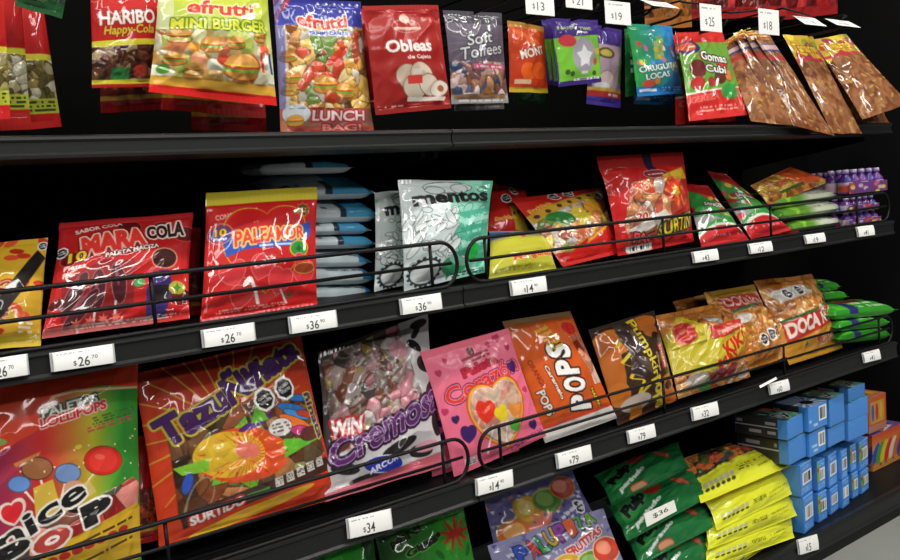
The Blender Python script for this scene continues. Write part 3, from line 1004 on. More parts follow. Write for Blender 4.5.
def a_maracola(A):
    A.grad('#a81a1c', '#c4201e')
    for u, v, r in ((.5, .12, .09), (.94, .22, .09), (.93, .8, .09), (.1, .38, .07), (.75, .12, .06), (.06, .75, .06)):
        A.ell(u, v, r, r * .8, '#5c1418', out='#d8504a', ow=.006)
    A.text('SABOR COLA', .28, .1, .34, .045, '#e8d8d0', rot=8)
    A.text('MARA', .39, .26, .46, .2, '#d8342c', rot=7, bold=.06, out='#e8b4a4', ow=.014, out2='#6a1216', ow2=.012)
    A.text('COLA', .78, .18, .3, .15, '#2a1416', rot=7, bold=.05, out='#d8c8c0', ow=.014)
    A.text('PALETA MACIZA', .53, .37, .4, .04, '#f0e4dc', rot=8, out='#5c1214', ow=.008)
    A.text('10', .14, .37, .12, .09, '#e8d43a', out='#7a1a14', ow=.01)
    A.text('Piezas', .13, .46, .14, .045, '#f0e8e0'); A.text('Pieces', .13, .52, .14, .045, '#f0e8e0')
    w = A.mpoly([(.06, .58), (.3, .44), (.55, .46), (.58, .85), (.4, .95), (.1, .9)])
    A.fill(w, '#8a1a1c')
    A.part('clear_window', w, 'clear')
    for u, v, r in ((.16, .68, 20), (.31, .68, -4), (.45, .64, -14), (.22, .82, 35)):
        A.ell(u, v, .05, .17, '#4a1a20', rot=r, out='#b86a70', ow=.006); A.ell(u - .015, v - .05, .012, .08, '#8a4a58', rot=r)
        A.poly([(u - .008, v + .14), (u + .008, v + .14), (u + .02, v + .28), (u + .004, v + .28)], '#d8d0d0')
    for i in range(4): A.star(.2 + i * .09, .93 - i * .01, .05, '#e06a5c', n=7, k=.4)
    A.ell(.78, .46, .1, .085, '#3a1614', out='#c88a6a', ow=.012)
    A.poly([(.70, .58), (.82, .56), (.86, .7), (.82, .96), (.68, .96), (.66, .72)], '#3a2c6a'); A.rect(.69, .7, .83, .82, '#241c24')
    A.ell(.6, .66, .04, .035, '#3a9a4a'); A.ell(.9, .72, .07, .06, '#b8ac3c'); A.star(.9, .72, .045, '#2c8c3c', n=4)
    A.rect(0, .93, .75, 1, '#b88a84', .6); A.fine(.2, .93, .9, .97, 2, '#e8c8c0')
    A.octagon(.03, .3, .04, 8)


def a_paleamor(A):
    A.grad('#b81c1e', '#c8201f')
    A.rect(0, 0, 1, .11, '#c2b224')
    A.text('CONCURSANTE', .25, .2, .36, .045, '#e4b0a4', rot=6)
    A.heart(.5, .5, .36, '#c4201f', out='#c8a030', ow=.008)
    A.heart(.5, .5, .34, '#bb1a1c')
    A.poly([(.13, .42), (.22, .36), (.8, .34), (.93, .3), (.92, .42), (.84, .5), (.3, .5), (.16, .54)], '#2450b0')
    A.text('PALEAMOR', .54, .40, .64, .12, '#d8392c', bold=.03, out='#e0bc6a', ow=.013, rot=2, grow=-.2)
    A.rect(.4, .47, .78, .505, '#2450b0'); A.fine(.42, .475, .76, .5, 1, '#e0e0f0', dens=.9)
    A.ring(.11, .35, .1, .085, .008, '#c88a90'); A.ell(.11, .35, .08, .06, '#2c4aa0'); A.text('10', .11, .34, .09, .06, '#e8d03a', out='#a82018', ow=.006); A.text('Piezas', .11, .39, .1, .025, '#f0e8e8')
    A.star(.85, .2, .06, '#5a3a2a', n=9, k=.7, out='#b88a3c'); A.fine(.79, .18, .92, .23, 2, '#d8b45a')
    A.ell(.8, .53, .085, .06, '#2a8a34', out='#c8a02c', ow=.012); A.star(.8, .53, .04, '#1c5c24', n=4)
    for u, v, r in ((.22, .68, .1), (.45, .66, .1), (.62, .78, .11), (.3, .86, .09), (.86, .74, .1), (.82, .64, .07)):
        A.heart(u, v, r, '#d0343a' if v < .8 else '#b82424', rot=A.rng.uniform(-20, 20), out='#e08a80', ow=.005)
    w = A.mpoly([(.05, .6), (.6, .56), (.72, .7), (.7, .92), (.06, .92)])
    A.part('clear_window', w, 'clear')
    A.poly([(.34, .72), (.37, .72), (.47, .93), (.44, .93)], '#e4dada'); A.poly([(.62, .84), (.64, .84), (.72, .95), (.7, .95)], '#e4dada')
    A.text('Lollipops', .56, .63, .34, .06, '#e8a8b0', rot=6, shear=.2)
    A.ell(.86, .69, .1, .04, '#8a3a1c', out='#c89a3c', ow=.006)
    A.fine(.12, .93, .7, .965, 2, '#e0a8a0'); A.star(.72, .89, .03, '#2a6a34', n=6)


def a_mint(A):
    A.grad('#ccd6d6', '#c2d0d2')
    A.poly([(.6, 0), (1, 0), (1, 1), (.62, 1), (.5, .75), (.56, .5), (.46, .3)], '#86ceb6')
    A.poly([(.88, 0), (1, 0), (1, 1), (.86, 1)], '#5cb89a')
    ink = '#23282c'
    A.ell(.5, .08, .26, .06, '#ccd6d6', out=ink, ow=.007); A.ell(.35, .11, .1, .04, '#ccd6d6', out=ink, ow=.006)
    A.ell(.62, .09, .09, .05, '#ccd6d6', out=ink, ow=.006)
    rr = A.rng
    for i in range(64):
        u, v = rr.uniform(.05, .95), rr.uniform(.27, .8)
        t = (u > .58 + .1 * math.sin(v * 9))
        A.ell(u, v, rr.uniform(.03, .1), rr.uniform(.015, .045), ('#5cb49a' if i % 2 else '#8accb8') if t else ('#d6dedd' if i % 2 else '#c6d0d1'), rot=rr.uniform(-60, 60), out=ink, ow=.0045)
    for i in range(7):
        A.poly([(.52 + .02 * i % .1, .36 + i * .075), (.98, .30 + i * .08), (.98, .34 + i * .08), (.62, .41 + i * .075)], ['#49a88c', '#9adcc8', '#3c9c80'][i % 3])
    A.text('mentos', .53, .185, .84, .13, '#121517', rot=2, bold=.045)
    A.ring(.88, .1, .05, .035, .008, ink)
    A.rect(.6, .235, .95, .255, '#2c5c50', .5)
    A.ring(.22, .87, .17, .12, .02, ink); A.ell(.22, .87, .13, .09, '#d0d6d6')
    for i in range(18):
        th = i / 18 * 6.28
        A.ell(.22 + .175 * math.cos(th), .87 + .125 * math.sin(th), .02, .014, ink)
    A.ell(.56, .86, .16, .09, '#2c8c5c', rot=8); A.ell(.6, .82, .12, .04, '#7ab8a0', rot=20); A.ell(.78, .76, .08, .1, '#22b84a')
    A.poly([(.5, .93), (.56, .93), (.5, .99)], '#3a8c74'); A.fine(.55, .93, .95, .98, 2, ink)


def a_pack_blue(A):
    A.rect(0, 0, 1, 1, '#c0ccd2')
    A.rect(.56, 0, .97, 1, '#3a8cb8')
    A.grad('#3484b0', '#4496c0', v0=.5, v1=1, u0=.56, u1=.97)
    A.rect(.49, .6, .56, 1, '#20303a')
    A.fine(.05, .8, .34, .96, 1, '#4a565c')


def a_pack_white(A):
    A.rect(0, 0, 1, 1, '#c4d2d8')
    A.rect(.82, 0, 1, 1, '#2f7fae')
    A.text('CONT. NET. 204g', .6, .86, .42, .09, '#1c2428')


def a_redyellow(A):
    A.grad('#b81c18', '#a81816')
    A.poly([(.35, .5), (1, .3), (1, .95), (.5, .9)], '#b0962c'); A.poly([(.6, .55), (1, .42), (1, .9), (.75, .85)], '#2f6a2a')
    for i in range(6): A.ell(.45 + .09 * i, .62 - .03 * i, .025, .04, '#3a2414')
    A.octagon(.3, .34, .085, 20); A.octagon(.55, .12, .085, 20)
    A.text('Enchilada', .3, .72, .42, .08, '#d8b040', rot=12)


def a_mango(A):
    A.grad('#8a9ab0', '#b8b43a', v1=.35)
    A.grad('#b4b038', '#a8a82c', v0=.3)
    A.ell(.55, .62, .62, .42, '#b8b434')
    A.rect(0, .05, .3, .22, '#4a6aa8'); A.star(.5, .13, .13, '#c04a44', n=4, k=.7, out='#d8c0b0'); A.ell(.5, .13, .05, .06, '#3a8c4a')
    A.text('Manguitos', .66, .68, .7, .17, '#c83c2c', rot=6, out='#d8c06a', ow=.012)
    A.fine(.05, .86, .6, .93, 2, '#6a6a20')


def a_chili_pop(A):
    A.grad('#b82018', '#b01c18')
    A.poly([(0, .28), (1, .02), (1, .14), (0, .42)], '#b8902c')
    for i in range(7): A.ell(.08 + .14 * i, .32 - .037 * i, .03, .028, '#4a2a18')
    w = A.mpoly([(.0, .4), (1, .12), (1, .6), (.75, .68), (.2, .86), (0, .82)])
    A.candy(w, ['#b86a3a', '#c8a02c', '#d8b43a', '#b8b0a8', '#8a4a2a', '#6a8a3a', '#c0a890', '#d0c8c0'], 48, rel=1.3)
    A.part('clear_window', w, 'clear')
    A.ell(.3, .42, .16, .09, '#2c7a34', rot=15); A.ell(.52, .4, .09, .09, '#c8b42c'); A.ell(.6, .48, .12, .05, '#c8b030', rot=-20)
    A.ell(.73, .34, .1, .085, '#d89a2c'); A.ell(.74, .46, .08, .06, '#c87a3c'); A.ell(.42, .68, .12, .09, '#a8582c')
    A.octagon(.43, .06, .06, 8); A.octagon(.6, .035, .06, 8); A.octagon(.93, .13, .055, 5)
    A.text('Enchilada', .18, .2, .26, .06, '#d8b040', rot=12)
    A.poly([(.2, .86), (1, .56), (1, 1), (0, 1)], '#c41f1a'); A.poly([(.5, .76), (.85, .62), (.8, .68), (.45, .82)], '#c8962c')


def a_flame(A):
    A.grad('#a81a18', '#c01c1a')
    A.poly([(.48, 0), (.58, 0), (.6, .22), (.52, .24)], '#1c1430')
    w = A.mpoly([(.22, .34), (.55, .24), (.9, .3), (.92, .55), (.5, .8), (.12, .92), (.1, .72)])
    A.candy(w, ['#a86a4a', '#b8463a', '#c88a5a', '#a04030', '#c0b0a8', '#b8603a'], 30, rel=1.3)
    A.part('clear_window', w, 'clear')
    A.ell(.55, .235, .14, .045, '#7a2430', out='#c8a08c', ow=.008); A.fine(.46, .225, .64, .25, 1, '#e8c8c0', dens=.95)
    A.poly([(.6, .26), (.95, .17), (.98, .3), (.7, .33)], '#c8a82c')
    A.star(.73, .42, .2, '#d8702c', n=8, k=.6); A.star(.73, .43, .17, '#c8301c', n=8, k=.65, rot=12); A.star(.73, .45, .09, '#d8a02c', n=7, k=.6)
    A.ell(.36, .38, .12, .05, '#c84a24', rot=18, out='#d8c8b0', ow=.008); A.text('HOT', .36, .38, .16, .05, '#e8c8b0', rot=18)
    A.poly([(.1, .78), (.55, .62), (.62, .7), (.28, .82)], '#d8d0c8'); A.text('20', .28, .66, .13, .075, '#c8302c', out='#e8d8d0', ow=.012)
    A.text('PAC', .3, .87, .26, .1, '#d8484a', rot=-6, bold=.04, out='#2a1a1c', ow=.014)
    A.text('SURTIN', .72, .79, .46, .15, '#d8c83a', rot=8, bold=.03, out='#2c2c14', ow=.02, grow=.35)
    A.rect(.12, .96, .42, 1, '#c8a8a0'); A.barcode(.1, .93, .42, .985)


def a_melon(A):
    A.grad('#9c1c1c', '#8c1818', v1=.5)
    A.poly([(0, .1), (.5, .3), (1, .62), (1, .86), (.5, .6), (0, .4)], '#2c7a34')
    for i in range(16):
        A.ell(A.rng.random(), A.rng.uniform(.25, .7), .09, .035, ['#2c8c3c', '#3aa04a', '#b83028', '#c8a43a', '#e0d8d0', '#8c2020'][i % 6], rot=A.rng.uniform(-40, 60))
    A.text('SANDIA', .5, .44, .5, .055, '#d8d0c8', rot=-14, out='#1c1414', ow=.012); A.poly([(0, .55), (1, .75), (1, .68), (0, .48)], '#2c7a34', .8)
    A.ell(.5, .93, .62, .26, '#2c8a34'); A.ell(.5, .95, .58, .235, '#dcd8cc'); A.ell(.5, .97, .55, .22, '#c4262a')
    for i in range(5): A.fine(.2 + i * .13, .86, .3 + i * .13, .9, 1, '#e09090')
    A.rect(0, .96, 1, 1, '#b82024')


def a_dim_chips(A):
    A.candy(A.V > -1, ['#b89034', '#b8742c', '#a8642a', '#8a5a28', '#c8a43c'], 40)
    A.rect(.55, 0, 1, .8, '#c84a20', .85); A.text('RODI', .45, .4, .3, .12, '#c8302c', rot=10); A.rect(.2, .7, .6, .8, '#3a5a24')


def a_pack_lime(A):
    A.rect(0, 0, 1, 1, '#c4cab4')
    A.rect(0, 0, .5, 1, '#5f9430'); A.grad('#5f9430', '#c4cab4', horiz=True, u0=.42, u1=.55)
    A.rect(.02, .3, .12, 1, '#3a7a20'); A.fine(.55, .6, .95, .95, 3, '#8a8c80'); A.ell(.3, .8, .05, .2, '#8cc83c')


def a_nicepop(A):
    A.grad('#5c2060', '#2c8428', horiz=True)
    A.grad('#5c2468', '#b82a28', horiz=True, u1=.45)
    A.grad('#b82a28', '#a8a02c', horiz=True, u0=.45, u1=.72)
    A.grad('#a8a02c', '#1e8428', horiz=True, u0=.72, u1=.9)
    A.poly([(0, 0), (1, 0), (1, .12), (.75, .085), (.52, .1), (.45, .16), (.42, .24), (.2, .31), (0, .28)], '#c43a1c')
    A.poly([(.44, .17), (.5, .1), (.62, .085), (1, .12), (1, .13), (.62, .1), (.52, .11), (.46, .18)], '#d8a888')
    A.text('PALETAS', .6, .155, .31, .04, '#d8d8cc', rot=7, out='#2c3428', ow=.008)
    A.text('LOLLIPOPS', .62, .195, .37, .042, '#b81e30', rot=7, out='#d8a8a0', ow=.006)
    A.fine(.72, .215, .98, .255, 3, '#3a5c30', rot=5); A.fine(.68, .255, .96, .285, 2, '#b8384a', rot=5)
    A.ell(.12, .21, .11, .05, '#3a2440', out='#c8c0c0', ow=.006); A.ell(.12, .2, .08, .02, '#b89a3c'); A.ell(.17, .25, .1, .02, '#7a9a4a', rot=10)
    # a plain bouquet of lollipops stands where the packet has its picture
    for u, v, r, c, e in ((.78, .43, .11, '#c4241e', '#6a3a18'), (.42, .40, .08, '#8c5a38', '#4a2c20'), (.58, .45, .07, '#6c88b8', '#3c4c70'), (.33, .45, .055, '#5c84c0', '#3c4c70')):
        A.poly([(u - .006, v), (u + .006, v), (.52, .66), (.505, .66)], '#d8d0c0')
        A.ell(u, v, r, r * .55, c, rot=20, out=e, ow=.005)
    A.poly([(.4, .48), (.5, .46), (.55, .6), (.42, .62)], '#c8a83a'); A.ell(.62, .52, .06, .03, '#c89070', rot=20)
    w = A.mpoly([(.2, .66), (.66, .6), (.96, .54), (1, .58), (.98, .68), (.6, .73), (.5, .8), (.2, .88), (.0, .9), (0, .7)])
    A.candy(w, ['#a82420', '#3a2a24', '#6a3a2c', '#b83a34', '#2c6a34', '#8a1c1c', '#c87a70', '#4a4038'], 50, rel=1.6)
    A.part('clear_window', w, 'clear')
    A.poly([(.5, .75), (.98, .66), (1, .69), (1, .92), (.3, .98), (.4, .82)], '#c09a24')
    A.fine(.6, .735, .95, .755, 1, '#3a2c10', rot=10, dens=.8); A.fine(.55, .83, .95, .85, 1, '#3a2c10', rot=10, dens=.8)
    for i in range(7): A.ell(.5 + i * .065, .81 - i * .008, .03, .016, '#a82420')
    for i in range(26):
        u, v = A.rng.uniform(.2, .98), A.rng.uniform(.3, .56)
        A.ell(u, v, .006, .004, '#e0c8a8', rot=A.rng.uniform(0, 90))
    A.poly([(.3, .36), (.44, .33), (.43, .345), (.31, .375)], '#c88a3a', .8); A.ell(.64, .345, .02, .01, '#c8b83a'); A.poly([(.5, .56), (.7, .5), (.74, .56), (.56, .62)], '#c8b06a', .8)
    A.ell(.78, .43, .085, .05, '#d0342a', rot=20); A.ell(.76, .41, .03, .012, '#d85a48', rot=20)
    for u, v, c in ((.1, .8, '#3a6ab0'), (.16, .83, '#b8a03a'), (.1, .88, '#2c7a34'), (.25, .9, '#b82a24'), (.4, .87, '#b8302a'), (.05, .93, '#c8b42c')):
        A.ell(u, v, .07, .03, c, rot=A.rng.uniform(-40, 40), out='#2c1c18', ow=.003)
    A.heart(.3, .565, .045, '#c8202a', rot=-10, out='#d0c4b8', ow=.013)
    A.text('nice', .45, .605, .48, .1, '#141414', rot=24, bold=.025, out='#d8d4cc', ow=.010)
    A.text('P', .74, .645, .17, .1, '#141414', rot=14, bold=.08, out='#d8d4cc', ow=.010)
    A.text('O', .5, .72, .19, .085, '#a83a34', rot=14, bold=.08, out='#d8d4cc', ow=.012)
    A.text('P', .3, .74, .2, .1, '#141414', rot=14, bold=.08, out='#d8d4cc', ow=.010)


def a_tama(A):
    A.grad('#8c2414', '#b83818', v1=.4); A.grad('#b83818', '#b43418', v0=.4)
    A.rays(.42, .42, .12, .55, 26, '#b8a03a', .75, .25)
    w = A.mpoly([(.1, .42), (.75, .26), (.97, .4), (.98, .72), (.55, .84), (.1, .84)])
    A.candy(w, ['#5c3a20', '#7a3c1c', '#4a3a24', '#8a5a2c', '#3a2c20', '#6a6a3a', '#a06030'], 60, rel=1.4)
    A.part('clear_window', w, 'clear')
    # plain star piñata, no figure
    A.star(.45, .6, .23, '#6cae2c', n=5, k=.6, rot=20, out='#1c2414', ow=.006)
    A.ell(.47, .6, .27, .155, '#c8481c', rot=10); A.ell(.4, .58, .2, .13, '#c8a024', rot=10)
    A.rays(.5, .6, .03, .19, 30, '#c83a1c', .8, .5)
    A.ell(.58, .44, .11, .022, '#46246c', rot=-12)
    A.poly([(.55, .44), (.6, .33), (.66, .44)], '#58a02c')
    A.poly([(.72, .57), (.96, .62), (.7, .68)], '#5cb02c')
    for i in range(60):
        th, rr = A.rng.uniform(0, 6.28), A.rng.uniform(.3, 1)
        A.poly([(.47 + .26 * rr * math.cos(th), .6 + .14 * rr * math.sin(th)), (.47 + .26 * (rr + .18) * math.cos(th + .03), .6 + .14 * (rr + .18) * math.sin(th + .03)), (.47 + .26 * rr * math.cos(th + .09), .6 + .14 * rr * math.sin(th + .09))], ['#d88a24', '#c83418', '#d8b03a', '#b02c14'][i % 4])
    A.ell(.37, .56, .1, .06, '#c8a428', rot=10); A.ell(.5, .58, .07, .045, '#d06a5c', rot=15)
    A.poly([(.1, .58), (.28, .57), (.27, .64), (.14, .63)], '#74b02c'); A.ell(.16, .68, .025, .06, '#2c4cb0', rot=20)
    for u, v, ru, rv, c, r in ((.82, .41, .1, .025, '#2a70b8', 20), (.84, .45, .09, .02, '#3a8ad0', 25), (.83, .5, .12, .03, '#d8682c', 30), (.72, .5, .075, .05, '#c8c4c0', 0), (.9, .46, .06, .02, '#b83a2c', 20), (.85, .55, .07, .03, '#b0306a', 15), (.9, .58, .07, .04, '#5c2a24', 0), (.88, .36, .07, .02, '#2c6cb0', 10)):
        A.ell(u, v, ru, rv, c, rot=r, out='#2c2420', ow=.003)
    A.fine(.67, .47, .78, .53, 3, '#5c4a4a')
    mk = A.tmask('TazuÑiñata', .5, .2, .94, .19, 19, bold=.03, grow=-.25)
    A.fill(dilate(mk, .02 * A.H), '#b0a438'); A.fill(dilate(mk, .006 * A.H), '#3c1a4c'); A.fill(mk, '#46205c')
    o = A.octagon(.66, .32, .058, 18) | A.octagon(.8, .285, .058, 18)
    A.part('warning_label', o, 'matte')
    A.text('ñinata', .96, .48, .26, .05, '#4a2260', rot=-82, out='#b8b04a', ow=.008)
    A.poly([(.1, .84), (.98, .74), (1, .8), (.98, .83), (.12, .93)], '#3a2018')
    A.text('SURTIDO', .3, .875, .3, .055, '#d8d0cc', rot=8, bold=.05, out='#a8201c', ow=.012)
    A.poly([(.46, .83), (.58, .815), (.58, .85), (.46, .865)], '#3a8a2c')
    for i in range(5):
        u, v = .645 + i * .07, .805 - i * .012
        A.poly([(u - .025, v - .025), (u + .025, v - .03), (u + .025, v + .025), (u - .025, v + .03)], '#c0bcb4'); A.fine(u - .02, v - .02, u + .02, v + .02, 3, '#3a3430', rot=6)
    A.poly([(.1, .93), (1, .82), (1, 1), (.1, 1)], '#b8341a'); A.ell(.5, .93, .36, .03, '#c89a24', rot=-8)


def a_cow(A):
    A.rect(0, 0, 1, 1, '#3a3434')
    A.grad('#2c2a2a', '#5c4a4a', v1=.35)
    w = A.mpoly([(.02, .05), (.8, .0), (.75, .3), (.85, .55), (.5, .68), (.05, .75)])
    A.candy(w, ['#4a403c', '#6a5a54', '#8a7a74', '#7a4a3a', '#b0868a', '#a8a09c', '#b87a84', '#5c4a40', '#a08848'], 58, rel=1.6)
    A.part('clear_window', w, 'clear')
    A.poly([(.72, .0), (1, .0), (1, 1), (0, 1), (0, .74), (.45, .66), (.82, .52), (.76, .3)], '#b8b4b6')
    A.poly([(.58, .12), (.98, .06), (.95, .24), (.72, .27), (.6, .22)], '#b8b4b6')
    for u, v, ru, rv, r in ((.9, .32, .1, .05, 30), (.95, .5, .08, .06, 0), (.85, .62, .1, .03, 20), (.6, .79, .16, .04, -10), (.15, .83, .12, .035, 20), (.8, .86, .1, .04, 10), (.35, .93, .16, .03, 0), (.97, .72, .06, .08, 0), (.82, .18, .08, .03, 40), (.9, .05, .08, .03, 0)):
        A.ell(u, v, ru, rv, '#1c1a1c', rot=r)
    A.ell(.66, .17, .1, .06, '#c08a94', rot=20); A.ell(.86, .1, .06, .025, '#1c1a1c', rot=-30)
    A.text('WIN', .16, .56, .25, .11, '#d8d0d0', rot=-6, bold=.06, out='#a8242a', ow=.014)
    A.text('Cremosa', .52, .625, 1.0, .19, '#52205c', rot=13, bold=.02, shear=.1, out='#b89cc0', ow=.006, out2='#2c1034', ow2=.018, grow=.1)
    A.ell(.46, .87, .17, .05, '#20309a', rot=12, out='#c8c8d0', ow=.006); A.text('ARCOR', .46, .87, .24, .04, '#e0e0f0', rot=12)
    A.ell(.85, .84, .1, .035, '#c88a9a')
    for i in range(26):
        u, v = A.rng.uniform(.1, .72), A.rng.uniform(.1, .58)
        A.poly([(u, v), (u + .05, v - .012), (u + .055, v + .012), (u + .005, v + .02)], ['#b8868e', '#c8c0bc', '#9a7a70', '#a88a50', '#b86a74'][i % 5], .75)
    A.text('WIN', .16, .56, .25, .11, '#d8d0d0', rot=-6, bold=.04, out='#a8242a', ow=.014); A.poly([(0, .95), (1, .9), (1, 1), (0, 1)], '#b85a68')


def a_heart(A):
    A.grad('#e0708a', '#dc6280')
    A.rect(0, 0, 1, .06, '#dc6a80')
    for u, v, r in ((.1, .2, .03), (.2, .12, .025), (.82, .06, .04), (.9, .16, .03), (.7, .09, .025), (.05, .5, .03), (.95, .55, .03)):
        A.heart(u, v, r, '#b03058', rot=A.rng.uniform(-30, 30))
    A.ell(.5, .1, .04, .035, '#5c2a2c'); A.fine(.36, .125, .68, .19, 2, '#7a3038', rot=5, dens=.85)
    A.text('Paleta', .52, .235, .42, .075, '#b82038', rot=6, bold=.04, out='#7a1830', ow=.007)
    A.text('Corazón', .52, .35, .86, .14, '#d8302c', rot=8, bold=.02, out='#e0909c', ow=.006, out2='#6a1c50', ow2=.01)
    A.heart(.57, .66, .31, '#c84a1c'); A.heart(.57, .66, .295, '#d8a034'); A.heart(.57, .66, .275, '#c88a84')
    w = A.mheart(.57, .66, .27)
    A.candy(w, ['#c8a090', '#c07a6a', '#d0b8a8', '#b89080'], 24, gap='#b88478', rel=1.5)
    A.part('clear_window', w, 'clear')
    for u, v, r, c in ((.42, .6, .1, '#d8301c'), (.58, .66, .075, '#d8c024'), (.75, .68, .08, '#d8843a'), (.56, .5, .07, '#c8b098'), (.7, .8, .06, '#4c9c34'), (.76, .57, .07, '#d0a890')):
        A.heart(u, v, r, c, rot=A.rng.uniform(-25, 25), out=None)
    A.poly([(.45, .72), (.47, .72), (.36, .93), (.34, .93)], '#e4dcd8'); A.poly([(.6, .73), (.615, .73), (.56, .92), (.545, .92)], '#e4dcd8')
    for u, v, r in ((.2, .72, .075), (.88, .33, .055), (.12, .58, .035), (.9, .86, .045)):
        A.heart(u, v, r, '#3a1c5c', rot=A.rng.uniform(-20, 20))
    A.rect(.12, .9, .24, .96, '#d8c8cc'); A.fine(.13, .905, .23, .955, 3, '#4a3a40'); A.fine(.6, .93, .98, .97, 2, '#5c2a6a', rot=8)


def a_pops(A):
    A.grad('#c8581c', '#c8501a')
    A.rect(0, 0, 1, .05, '#8a6a4a')
    A.rect(.02, .06, .5, .16, '#b8602a', .5)
    A.ell(.82, .15, .12, .06, '#b8241c', out='#c8703c', ow=.008)
    w = A.mpoly([(.72, .22), (.98, .2), (1, .66), (.86, .66)])
    A.candy(w, ['#a83a24', '#c87a5c', '#b85a3a', '#d0b0a0'], 40, rel=1.2)
    A.part('clear_window', w, 'clear')
    for st, u, v in (('S', .5, .32), ('P', .52, .465), ('O', .54, .615), ('P', .56, .77)):
        A.text(st, u, v, .16, .23, '#f0ece8', rot=82, bold=.05, out='#241410', ow=.014)
    A.text('POPS', .12, .7, None, .07, '#d8d0c8', rot=-80, bold=.03, out='#5c2a14', ow=.008)
    A.text('Caramelo', .3, .56, .38, .04, '#e8dcd0', rot=-80, out='#6a2c14', ow=.008)
    A.text('ORANGE', .13, .46, .3, .045, '#8c2c14', rot=-80)
    for i in range(5): A.text('tutsi', .42 + .02 * i, .12 + i * .04, .2, .03, '#c8b030', rot=10)
    A.text('NARANJA', .8, .8, .3, .05, '#e0c83c', rot=-80, out='#3a2a10', ow=.008)
    A.poly([(0, .87), (1, .85), (1, .88), (0, .9)], '#c03a20'); A.poly([(0, .9), (1, .88), (1, 1), (0, 1)], '#c8c4c0')


def a_pumpkin(A):
    A.grad('#2c1c14', '#3a2218')
    A.ell(.22, .2, .26, .14, '#b8641c'); A.ell(.75, .1, .22, .08, '#b0601c')
    z = [(.2, .06), (.34, .2), (.2, .26), (.34, .36), (.2, .43), (.36, .52), (.26, .6), (.42, .66), (.3, .8), (.5, .72)]
    A.ell(.08, .45, .16, .3, '#a85a1c'); A.ell(.1, .72, .14, .12, '#b0621e')
    for i in range(len(z) - 1):
        (a, b), (c, d) = z[i], z[i + 1]
        A.poly([(a, b - .012), (c, d - .012), (c + .03, d + .012), (a + .03, b + .012)], '#c8b02c')
    w = A.mpoly([(.32, .04), (.55, .04), (.62, .6), (.44, .64), (.3, .56), (.36, .36), (.3, .22)])
    A.candy(w, ['#3a2c24', '#4a3a34', '#6a5a54', '#2c1c18'], 30, gap='#1c100c')
    A.part('clear_window', w, 'clear')
    A.ell(.3, .85, .22, .08, '#a89a90'); A.ell(.85, .78, .14, .09, '#b86a24', out='#5c2c10', ow=.01); A.ell(.86, .8, .08, .05, '#3a2010'); A.ell(.8, .2, .14, .07, '#a85a24'); A.ell(.84, .26, .08, .04, '#2c1810')
    A.ell(.9, .92, .14, .08, '#b05c1c'); A.poly([(.2, .88), (.35, .86), (.4, .98), (.2, 1)], '#b06a20')
    A.text('Pumpkin', .60, .36, .66, .17, '#d0ba34', rot=-84, bold=.025, out='#1c120c', ow=.008)
    A.text('pops', .64, .83, .32, .2, '#c8b02c', rot=-84, bold=.05, out='#1c120c', ow=.008)
    A.rect(.8, .36, .92, .62, '#a82838'); A.text('CHARMS', .86, .49, .24, .06, '#e0ccc8', rot=-84)
    A.text('Orange', .73, .53, .2, .05, '#b8a080', rot=-84)


def a_yellow_label(A):
    A.rect(0, 0, 1, 1, '#a86a24')
    w = (A.V < .45) | (A.V > .78)
    A.candy(w, ['#b8702c', '#c07c30', '#a86424', '#b88a54', '#a8a094', '#9a5a20', '#b06a28'], 46, rel=2)
    A.part('clear_window', w, 'clear')
    A.poly([(0, .28), (.2, .05), (.42, .3), (.46, .44), (1, .35), (1, .6), (.35, .82), (0, .72)], '#b8a828')
    A.ell(.16, .3, .1, .14, '#b8301c', rot=-20); A.poly([(.4, .3), (.95, .26), (.98, .36), (.55, .46), (.4, .44)], '#b82c20'); A.fine(.5, .32, .9, .4, 1, '#d8a090', rot=6, dens=.9)
    A.text('KIKI', .68, .56, .34, .17, '#b02418', rot=14, bold=.04, out='#d8a838', ow=.008)
    A.text('MAS', .55, .72, .28, .12, '#b82c20', rot=12, bold=.05)
    for u, v, r, c in ((.2, .86, .12, '#a8a098'), (.45, .88, .1, '#7a1c24'), (.62, .84, .09, '#8c2024'), (.82, .82, .12, '#b07c50'), (.35, .95, .08, '#3a7a34'), (.9, .93, .08, '#a89c94')):
        A.ell(u, v, r, r * .7, c)


def a_orange_bag(A):
    A.candy(A.V > -1, ['#b8742c', '#c08030', '#a86424', '#c8944a', '#b06a28', '#c07828'], 40, gap='#7a4014', rel=2)
    A.part('clear_window', A.V > .5, 'clear')
    A.rect(.12, 0, 1, .34, '#a8842c'); A.rect(.14, .12, .98, .32, '#a8302c')
    A.text('DOCANON', .55, .22, .76, .14, '#c89a8c', rot=-6, out='#8c1c1c', ow=.014)
    A.poly([(.12, .3), (.9, .26), (.9, .29), (.12, .34)], '#2c5c2c')
    A.ell(.3, .42, .16, .06, '#b8b0a8')
    A.octagon(.5, .72, .065, 6); A.octagon(.68, .69, .065, 6); A.octagon(.86, .66, .065, 6)
    A.part('warning_label', A.mpoly([(.4, .66), (.95, .58), (.97, .74), (.42, .82)]), 'matte')


def a_orange_plain(A):
    A.candy(A.V > -1, ['#a8642c', '#b07030', '#98581f', '#b8844a', '#8a4a1c', '#a86a28'], 34, gap='#6a3814', rel=2)


